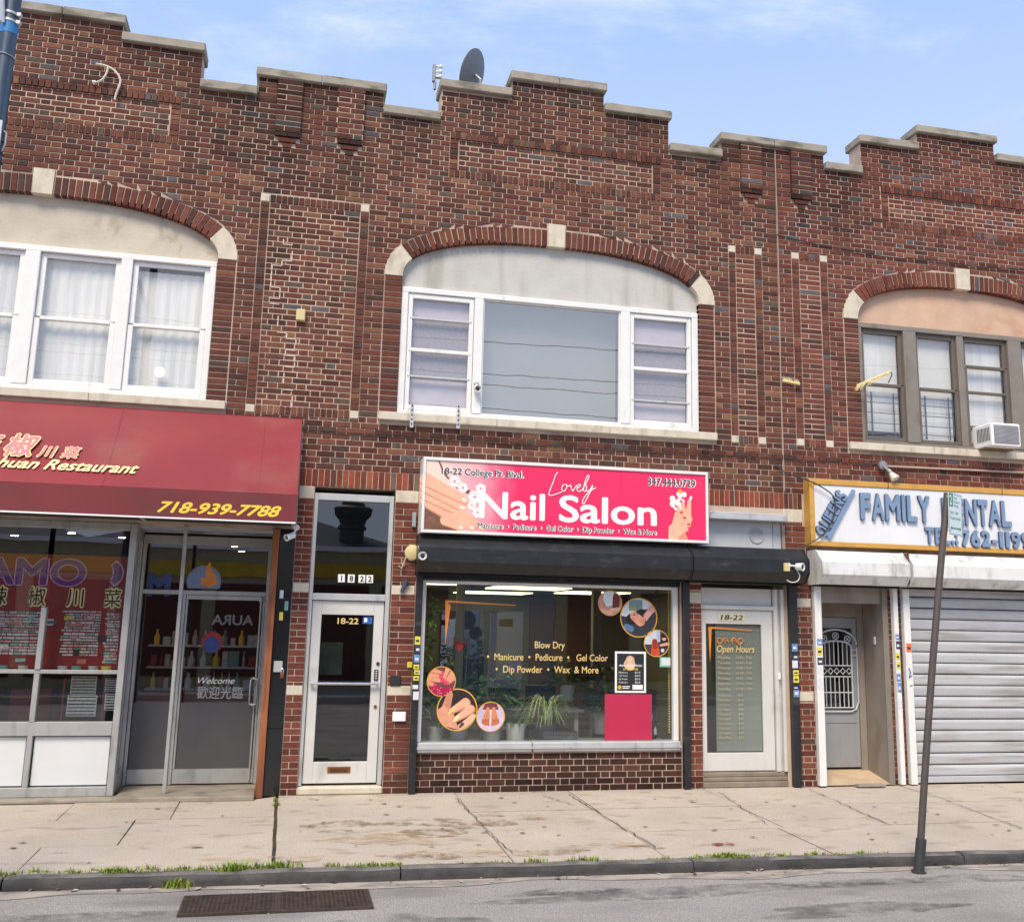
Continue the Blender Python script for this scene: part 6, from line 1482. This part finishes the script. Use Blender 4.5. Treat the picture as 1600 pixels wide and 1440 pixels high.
# window air conditioner
ac = root('air_conditioner', (9.05,-.1,4.29), 'white window air conditioner on the sill of the taupe upstairs windows', 'air conditioner')
B('casing', PAPER, ac, (8.87,9.31,-.34,.14,4.30,4.615), c=.015); B('front_grille', M('ac_grille', (140,140,142), rough=.5), ac, (8.90,9.28,-.3435,-.3405,4.335,4.585))
mb = MB()
for i in range(14): z = 4.345+.017*i; mb.box(8.905,9.275,-.349,-.3436,z,z+.006)
mb.build('fins', M('ac_fin', (176,176,178), rough=.5), ac)
mb = MB()
for i in range(9): y = -.29+.03*i; mb.box(8.866,8.8695,y,y+.012,4.38,4.56)
mb.build('side_vent', INK, ac); B('drip_tray', M('rust_tray', (120,104,90), rough=.8), ac, (8.86,9.32,-.2,.1,4.288,4.299))
# floodlight and its conduit
fl_ = root('floodlight', (7.42,-.06,3.98), 'grey floodlight with clear lamp on conduit above the dental sign', 'floodlight'); MB().lathe([(0,0),(.055,0),(.06,.02),(.06,.06),(0,.07)], (7.42,-.0,4.0), (0,-1,0), 16).build('wall_box', M('cast_grey', (142,144,148), rough=.5, metal=.4), fl_, smooth=True)
MB().tube([(7.42,-.06,3.99),(7.44,-.10,3.95),(7.46,-.13,3.90)], .02, 8).lathe([(0,0),(.03,.0),(.034,.05),(0,.05)], (7.45,-.12,3.93), (.35,-.45,-.8), 12).build('holder', bpy.data.materials['cast_grey'], fl_, smooth=True)
MB().lathe([(.02,0),(.035,.03),(.062,.10),(.06,.112),(.03,.12),(0,.122)], (7.463,-.142,3.895), (.35,-.45,-.8), 18).build('bulb', M('lamp_glass', (214,208,190), rough=.12, var=.03), fl_, smooth=True)
tag(MB().tube([(7.48,-.03,3.995),(9.0,-.03,4.012),(11.4,-.03,4.045)], .0135, 8).build('conduit_pipe', M('old_conduit', (176,164,148), rough=.6, var=.1), None, base=(9,-.03,3.98), smooth=True), 'thin pale conduit pipe running right along the brick from floodlight', 'pipe')
# two frayed pale brushes fixed to the wall
FRAY = M('frayed_straw', (224,206,150), rough=.9, var=.12, scale=30)
def brush(p0, p1, fall, label, n):
    o = root('straw_fringe', ((p0[0]+p1[0])/2, p0[1], p0[2]), label, 'fringe', 'frayed straw fringes on the wall'); r_ = random.Random(n); a, b_ = Vector(p0), Vector(p1)
    MB().tube([a,b_], .018, 6).build('spine', FRAY, o); mb = MB()
    for i in range(n):
        p = a+(b_-a)*((i+.5)/n); q = p+Vector((r_.uniform(-.05,.0)+fall[0], r_.uniform(-.03,.02), fall[1]*r_.uniform(.7,1.2))); mb.tube([p,(p+q)/2+Vector((.005,0,.006)),q], [.007,.0055,.002], 4)
    mb.build('bristles', FRAY, o, props={'kind': 'stuff'})
brush((6.02,-.05,5.035),(6.26,-.05,5.005),(-.0,.06),'short pale straw fringe on the brick pier left of taupe windows',22)
brush((7.06,-.10,5.03),(7.44,-.30,5.205),(-.05,-.085),'long drooping pale straw fringe in front of the first taupe window',26)
tag(MB().tube([(7.44,-.30,5.205),(7.52,-.2,5.19),(7.6,.02,5.14)], .008, 6).build('fringe_bracket', M('bracket_brown', (120,104,86), rough=.7), None, base=(7.5,-.1,5.14)), 'thin brown bracket holding the long straw fringe to taupe window', 'bracket')
# cables
CAB = M('black_cable', (46,46,50), rough=.6)
def cable(pts, r, label, mat=CAB):
    return tag(MB().tube(smooth_path(pts,6), r, 6).build('cable', mat, None, base=pts[0], smooth=True), label, 'cable')
cable([(5.90,-.02,3.92),(6.05,-.04,3.83),(6.27,-.19,3.72),(6.42,-.20,3.66),(6.60,-.20,3.54),(6.62,-.20,3.36),(6.55,-.20,3.18),(6.42,-.20,3.03),(6.28,-.20,2.94),(6.12,-.16,2.87)], .008, 'dark looping cable over the left corner of the dental sign')
cable([(6.0,-.015,7.05),(6.55,-.015,6.98),(7.1,-.015,6.945),(7.7,-.02,6.90),(8.3,-.02,6.935),(9.1,-.02,6.91),(10.2,-.02,6.97)], .007, 'thin dark cable strung along brick above the peach arch')
cable([(6.022,-.006,8.28),(6.028,-.008,6.5),(6.02,-.006,5.0),(6.03,-.008,3.6)], .005, 'pale sealed joint line running down between salon and dental building', M('sealant', (176,164,150), rough=.8))
ROPE = M('pale_rope', (206,200,186), rough=.8)
rp = root('loose_rope', (-2.36,-.05,8.0), 'loose pale rope ends dangling on brick near the top of the lamp post', 'rope')
MB().tube(smooth_path([(-2.62,-.03,8.21),(-2.50,-.05,8.19),(-2.40,-.05,8.14),(-2.33,-.05,8.03),(-2.36,-.05,7.86),(-2.37,-.05,7.78)],5), .012, 6).build('strand', ROPE, rp, smooth=True); MB().tube(smooth_path([(-2.48,-.05,8.19),(-2.49,-.05,8.10),(-2.53,-.05,8.01),(-2.60,-.05,7.96)],5), .012, 6).lathe([(0,0),(.02,.0),(.03,.04),(0,.045)], (-2.59,-.05,7.97), (-.9,0,-.3), 10).build('strand', ROPE, rp, smooth=True)
# white efflorescence streaks along the crack in the pier are mortar repairs
RPT = M('fresh_mortar', (204,190,174), rough=.95, var=.05); mb = MB(); r_ = random.Random(12); x = -.36; z = 6.30
while z > 4.25:
    if r_.random() > .18: mb.box(x-.007,x+.007,-.0035,.0,z-.06,z); 
    if r_.random() > .55:
        dx = r_.choice((-.11,.11)) if abs(x+.36) < .12 else (-.11 if x > -.36 else .11); mb.box(min(x,x+dx),max(x,x+dx),-.0035,.0,z-.067,z-.057); x += dx
    z -= .0677
mb.build('mortar_repair', RPT, bl, props={'kind': 'stuff'})
# ------------------------------------------------------------------ satellite dish on the parapet
sd = root('satellite_dish', (1.86,.35,8.62), 'grey satellite dish standing behind the parapet coping', 'satellite dish')
c = Vector((1.89,.45,9.03)); n_ = Vector((-.79,.52,.33)).normalized(); u_ = Vector((0,0,1)).cross(n_).normalized(); w_ = n_.cross(u_); V = []; F = []; NR, NA = 8, 36
for side, off in ((0,0),(1,-.012)):
    for i in range(NR+1):
        k = i/NR
        for j in range(NA): t = 2*math.pi*j/NA; V.append(c+u_*(.30*k*math.cos(t))+w_*(.335*k*math.sin(t))+n_*(.055*k*k-.055+off))
for s_ in (0,1):
    b0 = s_*(NR+1)*NA
    for i in range(NR):
        for j in range(NA): q = (b0+i*NA+j, b0+i*NA+(j+1)%NA, b0+(i+1)*NA+(j+1)%NA, b0+(i+1)*NA+j); F.append(q if s_ else q[::-1])
b1, b2 = NR*NA, (NR+1)*NA+NR*NA
for j in range(NA): F.append((b1+j, b1+(j+1)%NA, b2+(j+1)%NA, b2+j))
MB().faces(V, F).build('reflector', M('dish_grey', (112,115,120), rough=.5, var=.06), sd, smooth=True)
DM = M('dish_metal', (150,152,150), rough=.5, metal=.4)
MB().tube([c-n_*.05, c-n_*.14+Vector((0,0,-.06)), (2.0,.42,8.6), (2.0,.42,8.0)], .022, 8).build('mast', DM, sd)
MB().cbox(c.x-.005,c.x+.075,c.y-.10,c.y-.03,c.z-.34,c.z-.19,.008).build('mount_bracket', CAMW, sd)
f0 = c-w_*.31
MB().tube([f0-n_*.02, f0+n_*.25-w_*.03, Vector((1.50,.62,9.0)), Vector((1.43,.62,9.0))], .014, 8).build('feed_arm', DM, sd)
lb_ = MB(); lb_.cbox(1.39,1.43,.59,.65,8.93,9.185,.01); lb_.cbox(1.41,1.445,.60,.64,8.82,8.94,.01); lnb = lb_.build('feed_bracket', DM, sd)
for z in (9.165,9.085,9.01): MB().lathe([(0,0),(.013,0),(.013,.05),(.026,.055),(.034,.085),(.028,.09),(0,.088)], (1.425,.615,z), (1,-.15,-.05 if z > 9.1 else .05), 14).build('feed_horn', CAMW, lnb, smooth=True)
# ------------------------------------------------------------------ parking sign on its leaning post
PIPE = M('galvanised_brown', (98,90,86), rough=.55, var=.12, scale=12, metal=.5, dirt=(134,84,52), damt=.8, dscale=(8,8,5), dlo=.62, dhi=.72)
ps = root('parking_sign', (5.32,-3.70,-.145), 'leaning brown steel post with small white and green parking sign', 'parking sign')
b0, b1 = Vector((5.318,-3.70,-.14)), Vector((5.80,-3.70,3.115)); dirp = (b1-b0).normalized()
bend = [b0+ (b1-b0)*t+Vector((-.018*math.sin(math.pi*t),0,0)) for t in [i/10 for i in range(11)]]
MB().tube(bend, .031, 14).build('post', PIPE, ps, smooth=True)
MB().lathe([(.0,-.005),(.062,-.005),(.062,.012),(.044,.014),(.044,.27),(.032,.275)], b0, dirp, 16).build('base_sleeve', M('sleeve_dark', (66,66,66), rough=.6, var=.15, metal=.3), ps, smooth=True)
a_ = math.radians(33); UX = Vector((math.cos(a_),math.sin(a_),0)); UZ = (dirp*.6+Vector((0,0,.8))-UX*.03).normalized(); UZ = (UZ-UX*UZ.dot(UX)).normalized(); NN_ = UX.cross(UZ); O = Vector((5.765,-3.745,2.735))
def sq(u0,u1,v0,v1,lift): return [O+UX*u+UZ*v+NN_*lift for u, v in ((u0,v0),(u1,v0),(u1,v1),(u0,v1))]
SW, SH = .305, .385
mb = MB(); q0, q1 = sq(0,SW,0,SH,0), sq(0,SW,0,SH,-.004); mb.faces(q0+q1, [(0,1,2,3),(7,6,5,4),(0,4,5,1),(1,5,6,2),(2,6,7,3),(3,7,4,0)]); pl = mb.build('sign_plate', M('sign_plate_white', (222,232,230), rough=.4, var=.03), ps)
GRN = M('sign_green', (36,134,96), rough=.4, var=.04)
bd = MB()
for q in ((.006,SW-.006,.006,.011),(.006,SW-.006,SH-.011,SH-.006),(.006,.011,.011,SH-.011),(SW-.011,SW-.006,.011,SH-.011)): bd.quad(*sq(*q,.0008))
bd.build('border', GRN, pl); MB().quad(*sq(.006,.10,.26,SH-.004,.0012)).build('green_square', GRN, pl)
def st(body, size, u, v, w=None, mat=GRN, bold=.02): text(body, size, O+UX*u+UZ*v+NN_*.0016, pl, mat, w, bold=bold, ux=UX, vz=UZ, thick=0, res=2)
st('2', .125, .028, .277, .046, PAPER, .02); GRL = M('faded_green', (150,176,166), rough=.5)
st('Hour', .034, .12, .335, None, GRL); st('Metered', .034, .12, .298, None, GRL); st('Parking', .034, .12, .262, None, GRL); st('9AM - 7PM', .04, .03, .19, None, GRL); st('Except Sunday', .04, .03, .145, .235, GRL)
arw = MB(); arw.quad(*sq(.06,.245,.058,.07,.0016)); arw.quad(*[O+UX*u+UZ*v+NN_*.0016 for u,v in ((.03,.064),(.07,.044),(.062,.064),(.07,.084))]); arw.quad(*[O+UX*u+UZ*v+NN_*.0016 for u,v in ((.275,.064),(.235,.084),(.243,.064),(.235,.044))]); arw.build('arrow', GRN, pl)
for v in (.04,.345): MB().tube([O+UX*.02+UZ*v+NN_*.006, O+UX*.02+UZ*v-NN_*.02], .008, 8).build('bolt', ALU, ps)
# ------------------------------------------------------------------ lamp post at the left, nearest the camera
LP = M('lamp_post_blue', (58,74,92), rough=.45, var=.12, scale=6, metal=.3, dirt=(88,98,108), damt=.6, dscale=(18,18,1.5), dlo=.45, dhi=.6)
lp = root('lamp_post', (-2.395,-4.0,-.145), 'blue grey steel lamp post with clamps at the left edge', 'lamp post')
MB().tube([(-2.395,-4.0,z) for z in (-.145,1.5,3.2,5,6.6,8.2)], [.075,.072,.068,.064,.061,.058], 20).build('pole', LP, lp, smooth=True)
MB().lathe([(0,0),(.15,0),(.15,.03),(.10,.06),(.085,.3),(.075,.32)], (-2.395,-4.0,-.145), (0,0,1), 20).build('base', LP, lp, smooth=True)
bandm = M('blue_tape', (44,120,176), rough=.5, var=.1); MB().lathe([(.0635,0),(.0635,.10)], (-2.395,-4,6.24), (0,0,1), 20).build('blue_band', bandm, lp, smooth=True)
for z in (6.33,6.395): MB().lathe([(.062,0),(.069,.004),(.069,.022),(.062,.026)], (-2.395,-4,z), (.12,.0,1), 20).cbox(-2.345,-2.31,-4.05,-4.01,z-.012,z+.022,.004).build('clamp', ALU, lp, smooth=True)
MB().tube([(-2.42,-4.07,6.30),(-2.46,-4.09,6.55),(-2.62,-4.12,7.0)], [.012,.028,.034], 8).build('bracket_arm', ALU, lp, smooth=True)
for z in (6.055,5.36,5.27,5.20): MB().tube([(-2.395+.068*math.cos(t),-4+.068*math.sin(t),z-.01*math.cos(t)) for t in [6.2832*i/20 for i in range(21)]], .004, 5).build('wire_tie', ALU if z > 6 else INK, lp)
WHP = M('sign_back_grey', (196,200,202), rough=.5, var=.06, dirt=(140,136,130), damt=.5); B('sign_back', WHP, lp, (-2.445,-2.335,-4.082,-4.072,4.3,5.50), c=.003)
tag(MB().tube([(-2.335,-4.02,5.28),(-2.315,-4.03,5.33),(-2.315,-4.03,5.42),(-2.335,-4.02,5.44)], .007, 6).build('wire_loop', ALU, lp, smooth=True) and lp, lp['label'], 'lamp post')
# ------------------------------------------------------------------ the other side of the street (seen in the window glass)
pv = B('far_sidewalk', PAVE, None, (-60,60,-30,-14.9,-.6,0), props={'kind': 'structure'})
SIDE = M('pale_siding', (150,158,166), rough=.7, var=.05); TANW = M('tan_wall', (172,160,130), rough=.8); YFA = M('yellow_fascia', (206,172,48), rough=.6); ROOFM = M('shingle_grey', (96,98,104), rough=.9, var=.2, scale=20); DRED = M('dark_red_front', (88,36,34), rough=.6)
def block(name, x0, x1, h, mat, label, d=9):
    o = root(name, ((x0+x1)/2,-18.2,0), label, 'building', 'buildings across the street'); B('wall', mat, o, (x0,x1,-18-d,-18,0,h)); return o
h1 = block('siding_house', 4.9, 7.6, 6.4, SIDE, 'pale clapboard house with white door across the street')
for k in range(30): B('clapboard', SIDE, h1, (4.9,7.6,-17.999,-17.985+.0,k*.21+.02,k*.21+.20))
dd = B('house_door', PAPER, h1, (5.65,6.65,-17.984,-17.95,.1,2.25)); B('fanlight', DARK, dd, (5.95,6.35,-17.949,-17.945,1.85,2.05))
for x in (5.0,6.85): B('window', DARK, h1, (x,x+.6,-17.984,-17.96,3.6,5.0))
for x0, x1, mat, lb in ((-14,4.88,TANW,'long low tan shop row with yellow fascia across the street'),(7.62,24,TANW,'low tan shop with grey shutter across the street')):
    s_ = block('shop_row', x0, x1, 3.95, mat, lb); B('fascia', YFA, s_, (x0,x1,-17.999,-17.93,3.1,3.5)); B('gutter', PAPER, s_, (x0,x1,-17.999,-17.85,3.86,4.0))
    x = x0+.4
    while x < x1-1.5: B('shop_front', DARK if int(x) % 2 else DRED, s_, (x,x+1.9,-17.999,-17.97,.3,2.9)); x += 2.3
    mb = MB(); x = x0
    while x < x1-.5:
        xb = min(x+8.5, x1); xm = (x+xb)/2; mb.faces([(x,-18,4.0),(xb,-18,4.0),(xb,-26,4.0),(x,-26,4.0),(xm-.5,-22,5.4),(xm+.5,-22,5.4)], [(0,1,5,4),(1,2,5),(2,3,4,5),(3,0,4)]); x += 8.6
    mb.build('roof', ROOFM, s_)
ex = root('roof_exhaust', (1.6,-19,4.0), 'dark mushroom shaped exhaust fan on roof across the street', 'exhaust fan'); MB().lathe([(.36,0),(.36,.5),(.42,.52),(.42,.6),(.36,.66),(.40,.8),(.52,.95),(.55,1.15),(.5,1.2),(.35,1.22),(.33,1.32),(0,1.34)], (1.6,-18.6,4.02), (0,0,1), 24).build('hood', M('fan_dark', (72,72,76), rough=.5, var=.1), ex, smooth=True)
for i, (y, z, sag) in enumerate(((-15.6,7.7,.35),(-15.6,8.1,.3),(-15.7,8.75,.25),(-15.7,9.1,.3),(-15.6,9.9,.2),(-15.8,5.45,.1))):
    pts = [(x, y, z-sag*(1-((x-4)/22)**2)+(x-4)*.008*(i-2)) for x in range(-18,27,2)]
    tag(MB().tube(pts, .012 if i < 5 else .018, 5).build('power_line', CAB, None, base=(4,y,z)), ('topmost','second highest','third highest','fourth highest','fifth highest','lowest')[(4,3,2,1,0,5).index(i)]+' dark overhead power line along the far side of the street', 'power line', 'power lines across the street')
for x in (-18,26):
    up_ = root('utility_pole', (x,-15.7,0), ('left' if x < 0 else 'right')+' of the two tall brown utility poles across the street', 'utility pole', 'utility poles across the street'); MB().tube([(x,-15.7,0),(x,-15.7,11)], [.17,.12], 12).build('pole', WOOD, up_, smooth=True); B('crossarm', WOOD, up_, (x-.06,x+.06,-16.7,-14.7,9.8,9.95))
